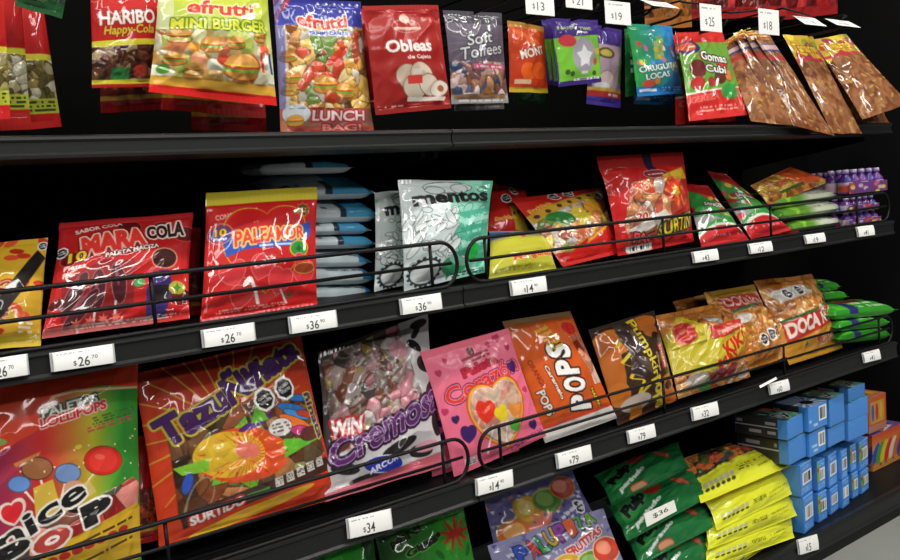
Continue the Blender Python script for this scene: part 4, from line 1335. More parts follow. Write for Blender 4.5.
def a_doro(A):
    A.grad('#a86a24', '#c0882c')
    w = A.V < .52
    A.candy(w, ['#a8662c', '#b87430', '#985a20', '#c08a4a', '#a86a28'], 38, gap='#6a3814', rel=2)
    A.part('clear_window', w, 'clear')
    A.poly([(.06, .18), (.6, .13), (.64, .27), (.1, .33)], '#c0bcb4')
    A.octagon(.25, .24, .062, 5); A.octagon(.46, .215, .062, 5)
    A.part('warning_label', A.mpoly([(.06, .18), (.6, .13), (.64, .27), (.1, .33)]), 'matte')
    A.poly([(.05, .52), (.5, .48), (.95, .38), (1, .62), (.5, .72), (.05, .78)], '#a83020'); A.poly([(.05, .52), (.5, .48), (.95, .38), (.95, .4), (.5, .51), (.05, .55)], '#2c6a34')
    A.text('DOCA', .3, .625, .46, .17, '#e0d4c8', rot=6, bold=.05, out='#b8241c', ow=.014)
    A.text('ÑON', .74, .545, .36, .17, '#e0d4c8', rot=12, bold=.05, out='#b8241c', ow=.014)
    A.text('HUNGER', .72, .82, .4, .08, '#a8302c', rot=8, out='#d8c0a0', ow=.01)
    A.star(.3, .84, .04, '#2c6a34', n=4); A.ell(.5, .8, .04, .04, '#a8301c')
    A.rect(0, .96, 1, 1, '#b0801f')


def a_pack_green(A):
    A.grad('#3a9c2a', '#2f8c24')
    A.rect(.28, 0, .4, 1, '#2c2a6a'); A.fine(.45, .5, .95, .95, 2, '#bcdcb0', dens=.5); A.rect(.12, .7, .26, .95, '#48b034')
    A.ell(.55, .3, .2, .25, '#7a3a2c')


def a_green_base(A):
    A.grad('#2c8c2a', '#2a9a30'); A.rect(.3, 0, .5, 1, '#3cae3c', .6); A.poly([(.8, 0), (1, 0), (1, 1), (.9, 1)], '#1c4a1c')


def a_mini(A):
    A.rect(0, 0, 1, 1, '#2c8024')
    A.grad('#163c14', '#2c8c26', horiz=True, u1=.7)
    for i in range(20): A.ell(A.rng.random(), A.rng.random() * .5, .06, .02, ['#4c9c34', '#1c5c1c'][i % 2], rot=A.rng.uniform(-50, 50))
    A.text('MINI', .3, .09, .36, .055, '#101c10', rot=14, bold=.06, out='#4c8c3c', ow=.004)
    A.text('Gigggs', .45, .17, .42, .06, '#101c10', rot=14, bold=.05, out='#5c9c40', ow=.006)
    for i in range(9):
        A.ell(.83 + .09 * math.cos(i * .7), .17 + .04 * math.sin(i * .7), .1, .014, '#a8281c', rot=i * 40)
    A.text('SOUR', .5, .5, .6, .1, '#c8c83a', out='#14300f', ow=.01)


def a_fruit(A):
    A.grad('#5a548a', '#6a6694')
    for i in range(140): A.poly([(x0 := A.rng.random(), y0 := A.rng.random()), (x0 + .05, y0 + .01), (x0 + .02, y0 + .04)], ['#a09ec0', '#3a3468', '#c8c4d8', '#4a4090'][i % 4])
    for u, v, r, c, l in ((.2, .4, .16, '#c06a2c', '#d8a060'), (.38, .22, .14, '#c89a34', '#d8c070'), (.6, .2, .14, '#4a7a34', '#7aa050'), (.82, .14, .13, '#a8382c', '#c87a68')):
        A.ell(u, v, r, r * .8, c, out='#b08a2c', ow=.014); A.ell(u - .02, v - .02, r * .6, r * .5, l)
    A.star(.45, .42, .2, '#c8705c', n=8, k=.5, rot=10); A.ell(.52, .5, .12, .07, '#c85a4a', out='#e0c8c0', ow=.01)
    A.octagon(.88, .36, .06, 10); A.fine(.62, .34, .95, .44, 2, '#d0d0dc', rot=12)
    A.text('PALUPITA', .62, .62, .8, .12, '#c83a34', rot=13, bold=.06, out='#e0e0e8', ow=.016, out2='#2c3c9c', ow2=.012)
    A.text('FRUTITAS', .75, .72, .5, .07, '#c8483c', rot=13, bold=.04, out='#e0d8e0', ow=.01)
    for u, v, r, c in ((.15, .92, .14, '#c88a2c'), (.42, .86, .15, '#c8a034'), (.66, .86, .13, '#4a8a34'), (.86, .8, .13, '#c83c2c')):
        A.ell(u, v, r, r * .8, c, out='#d8b0a0', ow=.01)


def a_fruit_front(A):
    A.grad('#8684ac', '#7c7aa4')
    for i in range(170): A.poly([(x0 := A.rng.random(), y0 := A.rng.random()), (x0 + .05, y0 + .01), (x0 + .02, y0 + .04)], ['#c4c4d4', '#4c4888', '#dcdce4', '#5a5a94'][i % 4])
    for i, (ch, c) in enumerate(zip('PALUPITA', ['#2c4cb8', '#c83a34', '#2c8c4a', '#c8a02c', '#8a3a9c', '#c85a2c', '#3a9c3c', '#6a9c2c'])):
        A.text(ch, .22 + i * .088, .16 - i * .018, .085, .15, c, rot=12, bold=.04, out='#1c1c3c', ow=.008)
    A.text('FRUTITAS', .72, .22, .36, .08, '#c83a34', rot=12, bold=.05, out='#e0dce4', ow=.01)
    for u, v, r, c, l in ((.3, .55, .15, '#c8842c', '#e0b070'), (.5, .4, .15, '#c89a34', '#e0c880'), (.7, .42, .13, '#5a8a34', '#8ab060'), (.88, .36, .13, '#c8402c', '#e08a70')):
        A.ell(u, v, r, r * .85, c, out='#e0c090', ow=.012); A.ell(u - .02, v - .03, r * .55, r * .45, l)
    A.fine(.5, .6, .95, .7, 2, '#3c3c7c', rot=12)


def a_green_pulp(A):
    A.grad('#1c6c38', '#1a6432')
    A.poly([(.05, .25), (.35, .0), (.6, 0), (.15, .7), (.05, .7)], '#2c8c3c')
    A.text('Pulp', .2, .42, .26, .34, '#141c18', rot=24, bold=.07, out='#5c8c6c', ow=.012)
    A.ell(.42, .22, .1, .16, '#c0342a', rot=20)
    A.text('parindo', .3, .68, .36, .15, '#d0dcd4', rot=20, bold=.06)
    A.ell(.72, .4, .1, .07, '#b85a44', rot=40, out='#8c2c24', ow=.02); A.ell(.35, .9, .1, .08, '#b88460', rot=10, out='#a8382c', ow=.02)
    A.rect(.0, .93, 1, 1, '#1a5c30')


def a_yellow(clear):
    def f(A):
        A.grad('#ccd028', '#d4d62e')
        k = 0.0
        if clear:
            w = A.V < .55
            A.candy(w, ['#8a3a1c', '#b8602c', '#3a3020', '#4a5a2c', '#a04a20', '#b8783c', '#2c2418'], 40, rel=2)
            A.part('clear_window', w, 'clear')
            for u, v, r, c in ((.18, .4, 20, '#c0602c'), (.32, .28, -30, '#b8503a'), (.62, .22, 30, '#c04a2c'), (.75, .36, 0, '#b8442c'), (.88, .26, 40, '#c87a3c')):
                A.ell(u, v, .1, .07, c, rot=r)
            A.poly([(.2, .5), (.5, .3), (.54, .36), (.24, .58)], '#3a3a40')
            A.poly([(0, .55), (1, .42), (1, .6), (0, .7)], '#ccd028')
            k = .1
        for i in range(6):
            A.rect(.08 + i * .055, .62 + k * .6, .12 + i * .055, .72 + k * .6, '#b0b090'); A.ell(.1 + i * .055, .77 + k * .5, .022, .03, '#3a3c14')
        A.fine(.45, .62, .62, .76, 3, '#4a4c14'); A.fine(.66, .6, .92, .66, 1, '#6a6c18', rot=4); A.fine(.66, .74, .9, .78, 1, '#6a6c18', rot=4)
    return f


def a_box_lid_dark(A):
    A.rect(0, 0, 1, 1, '#5c9c84'); A.poly([(0, .3), (.5, 0), (.8, .0), (.2, 1), (0, 1)], '#3c4a48'); A.poly([(.6, .2), (1, 0), (1, .8)], '#c8603a')
    for i in range(9): A.ell(A.rng.random(), A.rng.random(), .1, .05, ['#1c2420', '#7ab4a0', '#a8c8b8', '#c84a2c'][i % 4], rot=A.rng.uniform(-60, 60))
    A.text('SX', .5, .78, .5, .3, '#181c1c', rot=-15, out='#b8ccc4', ow=.03)


def a_box_lid_rays(A):
    A.rect(0, 0, 1, 1, '#6c94c8'); A.rays(.5, .75, .0, .9, 16, '#dce0e4', 1, .5); A.ell(.5, .78, .2, .12, '#1c1c24')


def a_box_side(A):
    A.rect(0, 0, 1, 1, '#2c2e34'); A.rect(.82, 0, 1, 1, '#4188d8'); A.rect(0, .45, .82, .5, '#c0c4c8')
    A.fine(.04, .14, .78, .4, 1, '#a8b0b8', dens=.5); A.fine(.04, .6, .78, .88, 1, '#a8b0b8', dens=.5)


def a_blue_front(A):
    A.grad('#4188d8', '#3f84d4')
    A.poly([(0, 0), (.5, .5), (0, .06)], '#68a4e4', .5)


def a_blue_code(A):
    A.rect(0, 0, 1, 1, '#4188d8'); A.fine(.05, .5, .5, .9, 2, '#b0d0f0'); A.barcode(.55, .12, .95, .72)


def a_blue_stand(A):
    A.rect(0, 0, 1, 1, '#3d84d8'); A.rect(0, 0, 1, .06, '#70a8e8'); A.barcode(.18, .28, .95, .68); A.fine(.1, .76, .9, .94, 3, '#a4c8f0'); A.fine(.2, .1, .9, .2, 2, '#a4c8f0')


def a_blue_stand_green(A):
    a_blue_stand(A); A.rect(0, .1, .3, .7, '#7aa028'); A.ell(.1, .3, .12, .08, '#a8301c')


def a_blue_side(A):
    A.rect(0, 0, 1, 1, '#2c5ca8'); A.rect(.2, .2, .8, .5, '#26282c'); A.fine(.25, .28, .75, .42, 1, '#9098a0')


def a_orange_box(A):
    A.rect(0, 0, 1, 1, '#b8541c'); A.rect(.12, .15, .88, .75, '#b88a3c')
    for i, c in enumerate(['#2c5c9c', '#b8301c', '#c8a02c']): A.ell(.25 + i * .22, .45, .08, .24, c)
    A.rect(0, .8, 1, 1, '#a8705c')


def a_crayon_box(A):
    A.rect(0, 0, 1, 1, '#b87a2c'); A.grad('#b83c28', '#c89a34', v1=.5)
    for i, c in enumerate(['#2c4ca8', '#4a8a34', '#c8b02c', '#b8301c', '#c0b8b0', '#b8601c', '#4a3a8a']): A.ell(.1 + i * .135, .55, .09, .3, c, rot=20)
    A.fine(.1, .82, .9, .92, 1, '#3c3c7c')


def a_crayon_lid(A):
    A.rect(0, 0, 1, 1, '#4a4a8c'); A.poly([(.1, .1), (.5, 0), (.8, .8), (.4, 1)], '#c0c0c8'); A.poly([(.5, .2), (.9, .2), (.8, .7)], '#1c1c1c'); A.rays(.6, .6, 0, .5, 9, '#b8342c', .8)

# ------------------------------------------------------------------ bags hanging above the upper shelf
G1 = 'hanging sweet bags on the pegs'


def hang(name, label, px, y, art, seed, cat='sweet bag', group=None, yb=None, **k):
    yb = y if yb is None else yb
    q = [(*px[0], y), (*px[1], y), (*px[2], yb), (*px[3], yb)]
    return bag(name, label, cat, q, art, seed=seed, group=group, **{**dict(T=.012, wr=1.0, pinch=.02), **k})


hang('gummy_bag', 'red and olive gummy bag hanging frontmost at the far left edge', [(-75, -30), (4, -26), (11, 119), (-70, 124)], .10, a_gummy, 101, group='olive gummy bags at the left edge')
hang('gummy_bag', 'red and olive gummy bag hanging second behind the leftmost one', [(-50, -30), (20, -27), (31, 124), (-40, 128)], .18, a_gummy, 102, group='olive gummy bags at the left edge')
hang('gummy_bag', 'red and olive gummy bag hanging rearmost of the left edge stack', [(-20, -20), (40, -18), (62, 127), (0, 131)], .25, a_gummy, 103, group='olive gummy bags at the left edge')
hang('cola_gummy_bag', 'red topped bag of brown cola gummies hanging in front', [(90, -8), (160, -12), (164, 86), (92, 88)], .13, a_cola, 104, group='cola gummy bags')
hang('cola_gummy_bag', 'dark red bag end showing below the cola gummy bag', [(95, -6), (158, -8), (172, 109), (101, 113)], .2, a_red_back, 105, group='cola gummy bags')
hang('burger_gummy_bag', 'shiny yellow bag of mini burger gummies with red bottom strip', [(159, -26), (266, -28), (277, 106), (149, 92)], .05, a_burger, 106, T=.018, group='burger gummy bags', relief=.003)
hang('burger_gummy_bag', 'red bag end hanging just below the yellow burger bag', [(168, -16), (262, -16), (266, 118), (161, 110)], .11, a_red_back, 107, group='burger gummy bags')
hang('burger_gummy_bag', 'dim red bag end lowest behind the yellow burger bag', [(182, -12), (264, -10), (267, 132), (192, 130)], .17, a_red_back, 108, group='burger gummy bags')
hang('lunch_gummy_bag', 'blue starred bag of lunch gummies reaching down to the rail', [(273, -3), (360, 2), (374, 135), (281, 136)], .10, a_lunch, 109, T=.016, seals=(.03, .03))
hang('wafer_bag', 'red caramel wafer bag hanging in front with white lettering', [(362, 6), (438, 5), (452, 108), (376, 115)], .08, a_wafer, 110, group='red wafer bags', mat='matte')
hang('wafer_bag', 'red wafer bag peeking out left behind the lettered one', [(354, 9), (430, 6), (442, 102), (354, 109)], .115, a_wafer, 111, group='red wafer bags', mat='matte')
hang('toffee_bag', 'silver grey toffee bag with script lettering hanging in front', [(443, 10), (502, 13), (508, 103), (452, 104)], .10, a_toffee, 112, mat='foil', group='silver toffee bags')
hang('toffee_bag', 'dark end of a toffee bag below the silver one', [(450, 20), (500, 20), (504, 109), (455, 111)], .14, a_toffee, 113, mat='foil', group='silver toffee bags')
hang('orange_candy_bag', 'small shiny orange bag beside the silver toffee bag', [(508, 20), (544, 27), (549, 93), (510, 92)], .10, a_mont, 114, wr=1.3, group='small orange bags')
hang('orange_candy_bag', 'dark green bag end below the small orange bag', [(514, 30), (542, 32), (547, 104), (517, 103)], .15, a_green_plain, 115, group='small orange bags')
for i, (dx, lb) in enumerate(((0, 'purple and lime bag with a white star on grey, frontmost of its peg'), (-5, 'purple and lime bag second on its peg, only its left edge showing'), (-10, 'purple and lime bag third on its peg, only its left edge showing'))):
    hang('purple_candy_bag', lb, [(551 + dx, 18 + i), (598 + dx, 20 + i), (602 + dx, 82 - i), (558 + dx, 87 - i)], .07 + .018 * i, a_purple, 116 + i, T=.008, group='purple and lime bags', wr=.7)
hang('purple_candy_bag', 'long purple bag with pink window hanging lower behind the lime ones', [(590, 24), (622, 30), (621, 108), (586, 104)], .13, a_purple_long, 120)
hang('gummy_worm_bag', 'green and blue gummy bag hanging in front beside the purple bags', [(627, 24), (672, 26), (684, 93), (638, 97)], .08, a_bears, 121, group='green and blue gummy bags')
hang('gummy_worm_bag', 'green gummy bag peeking out left behind the green and blue one', [(624, 29), (660, 28), (666, 92), (625, 97)], .11, a_green_plain, 122, group='green and blue gummy bags')
hang('gummy_worm_bag', 'dark blue bag end below the green and blue gummy bag', [(632, 36), (668, 36), (673, 105), (634, 104)], .15, a_bears, 123, group='green and blue gummy bags')
hang('cherry_gummy_bag', 'red and green cherry gummy bag in front, tilted over the rail', [(676, 32), (723, 31), (747, 115), (690, 121)], .07, a_cherry, 124, yb=.02, group='red and green cherry bags')
hang('cherry_gummy_bag', 'red and green cherry gummy bag showing left behind the front one', [(672, 35), (716, 34), (737, 121), (677, 124)], .11, a_cherry, 125, yb=.08, group='red and green cherry bags')
BR = [((722, 43), (742, 29), (792, 126), (751, 121)), ((733, 34), (750, 28), (810, 129), (777, 122)), ((743, 32), (759, 30), (822, 133), (794, 126)), ((752, 33), (768, 33), (835, 136), (812, 130))]
for i, q in enumerate(BR):
    y = .115 - .02 * i
    bag('tamarind_bag', ('narrow brown tamarind bag, leftmost of the four leaning together', 'narrow brown tamarind bag, second of the four leaning together', 'narrow brown tamarind bag, third of the four leaning together', 'narrow brown tamarind bag, rightmost of the four, hanging over the rail')[i], 'sweet bag',
        [(*q[0], y + .01), (*q[1], y), (*q[2], -.012 - .008 * i), (*q[3], .0 - .008 * i)], a_tamarind_tall, relief=.0008, T=.009, seed=130 + i, seals=(.03, .03), group='narrow brown tamarind bags', wr=.7)
bag('tamarind_bag', 'brown tamarind bag folded narrow, with red and yellow top label', 'sweet bag', [(783, 34, .10), (813, 37, .09), (862, 134, -.03), (832, 133, -.03)], a_tamarind(.3), relief=.0008, T=.011, seed=135, seals=(.03, .03), group='wide brown tamarind bags')
bag('tamarind_bag', 'brown tamarind bag lying under the wide one, only its lower edge showing', 'sweet bag', [(818, 46, .115), (850, 42, .105), (889, 123, .01), (858, 127, .01)], a_tamarind(.3), relief=.0008, T=.011, seed=136, seals=(.03, .03), group='wide brown tamarind bags')
bag('tamarind_bag', 'wide flat brown tamarind bag, topmost at the right end', 'sweet bag', [(812, 39, .09), (846, 34, .07), (909, 104, -.04), (863, 119, -.03)], a_tamarind(.27), relief=.0008, T=.011, seed=137, seals=(.03, .03), group='wide brown tamarind bags')

# bags on the pegs above, cut by the top edge
for i, (q, y, c, lb) in enumerate(((((640, -90), (690, -90), (692, 27), (645, 30)), .20, '#7a4a1c', 'amber bag end at the top edge, behind the tilted price card'),
                                   (((688, -90), (738, -90), (740, 18), (690, 20)), .2, '#6a1414', 'dark red bag end at the top edge, above the cherry bags'),
                                   (((730, -90), (785, -90), (786, 16), (733, 18)), .22, '#7a1818', 'dark red bag end at the top edge, above the narrow brown bags'),
                                   (((780, -90), (840, -90), (838, 14), (783, 20)), .22, '#701416', 'dark red bag end at the top edge, rightmost of three'),
                                   (((6, -90), (86, -95), (62, 19), (16, 6)), .10, '#14401f', 'dark green bag end at the top left edge'))):
    def art(A, c=c):
        A.rect(0, 0, 1, 1, c)
        A.candy(A.V < .9, [np.clip(hexc(c) * f, 0, 1) for f in (.7, .9, 1.2, 1.45)], 36)
        A.rect(0, .9, 1, 1, np.clip(hexc(c) * 1.25, 0, 1))
    hang('hanging_candy_bag', lb, q, y, art, 140 + i, group='bag ends at the top edge')

# ------------------------------------------------------------------ middle shelf


def stand(name, label, px, yt, yb, art, seed, cat='sweet bag', group=None, **k):
    q = [(*px[0], yt), (*px[1], yt), (*px[2], yb), (*px[3], yb)]
    zb = P(*px[3], yb)[2]
    flo = Z2 if zb > EYE - .3 else (Z3 if zb > EYE - .6 else Z4)
    return bag(name, label, cat, q, art, seed=seed, group=group, **{**dict(T=.02, wr=1.0, flo=flo), **k})


stand('lollipop_bag', 'yellow and red spotted bag at the left end of the middle shelf', [(-50, 248), (48, 238), (41, 341), (-62, 354)], .09, .03, a_swim, 201)
stand('lollipop_bag', 'red cola lollipop bag with brown lollipops in a row', [(60, 222), (193, 213), (189, 319), (42, 338)], .09, .025, a_maracola, 202, group='red cola lollipop bags', T=.022)
stand('lollipop_bag', 'dark red bag edge behind the cola lollipop bag', [(140, 222), (201, 228), (201, 318), (140, 326)], .15, .11, a_red_back, 203, group='red cola lollipop bags')
stand('lollipop_bag', 'red heart lollipop bag with yellow top strip', [(206, 193), (317, 187), (318, 303), (200, 319)], .07, .025, a_paleamor, 204, T=.02, seals=(.1, .03), wr=.55)


def lying(name, label, px0, px1, pyT, pyB, y0, depth, art, seed, group, slope=0.0, cat='sweet pack', tilt=0.0, Tk=1.0, **k):
    """a pillow pack lying flat, long side to the aisle: front edge from column px0 to px1 between rows pyT and pyB"""
    pm = pyB - (pyB - pyT) * (.5 - .42 * tilt)
    a, b = P(px0, pm - (px1 - px0) * slope / 2, y0), P(px1, pm + (px1 - px0) * slope / 2, y0)
    hgt = abs(P((px0 + px1) / 2, pyT, y0)[2] - P((px0 + px1) / 2, pyB, y0)[2])
    up_ = np.array([0, depth, hgt * .8 * tilt])
    return bag(name, label, cat, [('w', a + up_), ('w', b + up_), ('w', b), ('w', a)], art, T=hgt * .52 * Tk, seed=seed, group=group,
               axis='u', seals=(.07, .07), **{**dict(pinch=.02, power=9, puff=.4, wr=.7), **k})


ST = [(253, 357, 158, 175), (272, 377, 176, 196), (300, 381, 197, 219), (296, 372, 218, 232), (298, 378, 232, 246), (296, 372, 246, 264), (296, 377, 264, 282), (298, 380, 281, 298)]
ORD = ['topmost', 'second from the top', 'third from the top', 'fourth from the top', 'fifth from the top', 'third from the bottom', 'second from the bottom', 'lowest']
for i, (a, b, t, u) in enumerate(ST):
    lying('mint_pack', 'blue and white pillow pack behind the heart bag, %s of its stack' % ORD[i], a, b, t, u, .11, .075, a_pack_blue if i < 5 else a_pack_white, 210 + i, 'blue and white pillow packs in a stack', slope=-.02, tilt=.2 if i == 0 else 1.0, Tk=.85)
stand('mint_bag', 'white and green mint bag standing in front with black lettering', [(397, 180), (492, 181), (486, 272), (404, 288)], .06, .03, a_mint, 220, T=.022, mat='foil', group='white mint bags', wr=1.1)
stand('mint_bag', 'white mint bag half hidden behind the lettered mint bag', [(374, 193), (440, 188), (440, 278), (374, 293)], .10, .08, a_mint, 221, T=.018, mat='foil', group='white mint bags', wr=1.2)
bag('enchilada_bag', 'red and yellow bag with two black octagons leaning back', 'sweet bag', [(492, 184, .17), (525, 190, .17), (541, 240, .11), (487, 232, .11)], a_redyellow, T=.014, seed=222)
bag('mango_bag', 'yellow green mango sweet bag lying low behind the wire', 'sweet bag', [(489, 232, .09), (548, 232, .09), (556, 268, .03), (489, 277, .03)], a_mango, T=.016, seed=223, seals=(.02, .04), flo=Z2)
bag('enchilada_bag', 'tilted red bag of chilli lollipops with yellow and orange sweets in its window', 'sweet bag', [(511, 199, .12), (602, 187, .11), (620, 253, .035), (566, 271, .03)], a_chili_pop, T=.022, seed=224, flo=Z2)
stand('lollipop_bag', 'red flame bag with notch in its top and yellow graffiti lettering', [(598, 156), (684, 152), (695, 241), (618, 256)], .06, .025, a_flame, 225, T=.024, seals=(.14, .05), wr=1.2)
bag('watermelon_bag', 'red and green watermelon bag leaning beside the red flame bag', 'sweet bag', [(684, 184, .12), (708, 186, .10), (748, 238, .02), (701, 245, .03)], a_melon, T=.018, seed=226, group='watermelon bags', flo=Z2)
bag('watermelon_bag', 'red and green watermelon bag leaning right of its twin', 'sweet bag', [(707, 171, .13), (726, 174, .11), (792, 230, .02), (752, 241, .03)], a_melon, T=.018, seed=227, group='watermelon bags', flo=Z2)
bag('watermelon_bag', 'red bag corner sticking out between the watermelon and green white packs', 'sweet bag', [(752, 212, .12), (772, 212, .12), (796, 229, .05), (764, 238, .05)], a_red_back, T=.012, seed=228, group='watermelon bags', flo=Z2)
bag('chip_bag', 'dim red and yellow bag lying behind the green and white packs', 'sweet bag', [(750, 186, .07), (790, 167, .11), (832, 181, .07), (768, 206, .05)], a_dim_chips, T=.016, seed=229)
for i, (a, b, t, u) in enumerate(((762, 847, 190, 204), (775, 850, 202, 216), (785, 850, 216, 229))):
    lying('gum_pack', 'long green and white pack, %s of three in a stack' % ('topmost', 'middle', 'lowest')[i], a, b, t, u, .04 + .01 * (i == 0), .1, a_pack_lime, 230 + i, 'green and white packs', slope=-.15, tilt=.55, Tk=.9)

# purple bottle packs
BC = ['#5a2a7a', '#4a246c', '#6a3a8a', '#3c2c7a']


def bottle_pack(px0, px1, pyT, pyB, y0, label, seed, n, k=2, slope=-.1, show=True):
    pm = pyB
    a, b = P(px0, pm - (px1 - px0) * slope / 2, y0), P(px1, pm + (px1 - px0) * slope / 2, y0)
    h = abs(P((px0 + px1) / 2, pyT, y0)[2] - P((px0 + px1) / 2, pyB, y0)[2])
    w = b[0] - a[0]; r = w / n / 2
    z0 = min(a[2], b[2])
    o = empty('bottle_pack', ((a[0] + b[0]) / 2, y0 + r, z0), label, 'pack of bottles', 'purple bottle packs at the end of the middle shelf')
    rng = np.random.default_rng(seed)
    for j in range(k):
        for i in range(n):
            ctr = (a[0] + r + 2 * r * i, y0 + r + 2 * r * j, z0)
            c = BC[rng.integers(0, 4)]
            lc = ['#b8482c', '#8a9ac8', '#c0a0b8', '#a83a6a', '#b0a8c8'][rng.integers(0, 5)]
            q = r * .96
            bo = lathe('bottle', [(q * .8, 0, c), (q, .04 * h, c), (q, .12 * h, lc), (q, .3 * h, lc), (q, .45 * h, ['#c0b8c8', '#7a3a8a'][i % 2]), (q, .5 * h, c), (q * .93, .6 * h, c), (q * .5, .74 * h, c), (q * .42, .8 * h, c), (q * .42, .82 * h, c)], ctr, M['film'], o)
            cp = lathe('cap', [(q * .5, .81 * h, '#5c2c94'), (q * .5, .95 * h, '#b8a8d0'), (q * .42, h, '#c8bcd8')], ctr, M['film'], o)

    def art(A):
        A.rect(0, 0, 1, 1, '#6a3a6a')
        for i in range(14): A.ell(A.rng.random(), A.rng.random(), .06, .18, ['#b8482c', '#a8a0c0', '#c0b04a', '#5a3a8c', '#b85a7a'][i % 5])
    if show:
        hh = h * .45
        sheet_obj('wrap_label', [np.array((a[0], y0 - .001, z0 + hh)), np.array((b[0], y0 - .001, z0 + hh)), np.array((b[0], y0 - .001, z0)), np.array((a[0], y0 - .001, z0))], art, 'film', o, dens=1800, seed=seed)


bottle_pack(849, 887, 168, 192, .012, 'pack of small purple bottles, topmost of three at the end panel', 3, 5)
bottle_pack(815, 849, 172, 196, .10, 'dim pack of purple bottles behind the long green pack', 4, 5, show=False)
bottle_pack(849, 879, 196, 210, .012, 'pack of small purple bottles, middle of three at the end panel', 5, 5)
bottle_pack(849, 881, 209, 224, .012, 'pack of small purple bottles, lowest of three, behind the wire loop', 6, 5)

# ------------------------------------------------------------------ third shelf
stand('lollipop_bag', 'large green and red lollipop bag at the lower left corner with black lettering', [(-50, 388), (138, 361), (144, 596), (-60, 640)], .07, .03, a_nicepop, 301, T=.024, seals=(.02, .03), wr=.7)
stand('lollipop_bag', 'red glossy bag corner between the green red bag and the orange piñata bag', [(118, 440), (170, 430), (167, 538), (118, 549)], .10, .06, a_red_back, 314, T=.014)
stand('lollipop_bag', 'large orange bag with purple lettering and green star piñata', [(132, 374), (301, 336), (341, 497), (160, 549)], .08, .03, a_tama, 302, T=.026, seals=(.02, .03), wr=.75)
stand('milk_candy_bag', 'cow print bag of wrapped milk sweets with clear top', [(318, 352), (426, 314), (444, 466), (324, 502)], .09, .03, a_cow, 303, T=.028, wr=1.3, relief=.003)
stand('lollipop_bag', 'pink bag with a heart window of fruit lollipops, standing in front', [(421, 352), (508, 328), (546, 436), (455, 479)], .06, .025, a_heart, 304, T=.014, mat='matte', wr=.7, seals=(.06, .03), group='pink heart lollipop bags')
stand('lollipop_bag', 'pink bag edge behind the pink bag with the heart window', [(419, 358), (490, 340), (520, 452), (434, 488)], .085, .05, a_heart, 305, T=.012, mat='matte', wr=.8, group='pink heart lollipop bags')
stand('lollipop_bag', 'orange lollipop bag with sideways white lettering', [(503, 321), (570, 311), (617, 418), (546, 443)], .08, .025, a_pops, 306, T=.022, seals=(.04, .08), wr=.7)
stand('lollipop_bag', 'dark brown pumpkin lollipop bag with sideways yellow lettering', [(588, 330), (655, 310), (678, 400), (617, 423)], .08, .025, a_pumpkin, 307, T=.022, seals=(.04, .03), wr=.5)
bag('orange_candy_bag', 'clear bag of orange sweets behind the yellow labelled bag', 'sweet bag', [(672, 302, .17), (722, 290, .17), (745, 335, .12), (690, 345, .12)], a_orange_plain, T=.022, seed=310, group='clear bags of orange sweets')
bag('orange_candy_bag', 'clear bag of orange sweets with yellow label and red letters', 'sweet bag', [(655, 316, .09), (736, 300, .09), (750, 377, .03), (678, 399, .025)], a_yellow_label, T=.042, seed=311, relief=.003, wr=1.3, group='clear bags of orange sweets', flo=Z3)
bag('orange_candy_bag', 'clear bag of orange sweets with three black octagons in a row', 'sweet bag', [(703, 293, .11), (754, 284, .11), (787, 356, .035), (735, 377, .035)], a_orange_bag, T=.036, seed=312, relief=.003, wr=1.2, group='clear bags of orange sweets', flo=Z3)
bag('orange_candy_bag', 'clear bag of orange sweets with red and white lettering and two black octagons', 'sweet bag', [(754, 281, .11), (812, 274, .11), (843, 348, .03), (790, 365, .03)], a_doro, T=.036, seed=313, relief=.003, wr=1.1, group='clear bags of orange sweets', flo=Z3)
GP = [(812, 842, 281, 292, .15), (808, 850, 292, 303, .14), (830, 899, 304, 318, .02), (836, 893, 317, 330, .015), (840, 893, 329, 342, .012)]
for i, (a, b, t, u, y) in enumerate(GP):
    lying('green_pack', 'green pack at the right end of the shelf, ' + ('topmost of the two at the back', 'lower of the two at the back', 'topmost of the front three', 'middle of the front three', 'lowest of the front three')[i], a, b, t, u, y, .09, a_pack_green, 320 + i, 'green packs at the right end', slope=-.1, tilt=.3, Tk=.95)

# ------------------------------------------------------------------ lowest shelf
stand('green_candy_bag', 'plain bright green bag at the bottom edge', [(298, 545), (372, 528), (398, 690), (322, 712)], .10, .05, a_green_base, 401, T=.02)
stand('green_candy_bag', 'green bag with black lettering and a red burst at the bottom edge', [(374, 532), (462, 503), (496, 650), (402, 690)], .10, .05, a_mini, 402, T=.02)
stand('fruit_candy_bag', 'silvery purple bag of fruit sweets, the upper one behind', [(483, 500), (573, 470), (618, 560), (505, 600)], .13, .09, a_fruit, 403, T=.018, mat='foil', wr=1.5, group='silvery fruit sweet bags')
stand('fruit_candy_bag', 'silvery bag of fruit sweets with rainbow lettering, in front', [(486, 545), (604, 508), (648, 622), (520, 662)], .08, .04, a_fruit_front, 404, T=.02, mat='foil', wr=1.5, group='silvery fruit sweet bags')
GB = [((594, 474), (678, 441), (690, 468), (612, 505)), ((603, 500), (697, 465), (708, 497), (628, 541)), ((622, 534), (706, 498), (714, 527), (640, 565)), ((634, 556), (707, 522), (716, 556), (652, 592)), ((640, 580), (708, 550), (720, 590), (660, 620))]
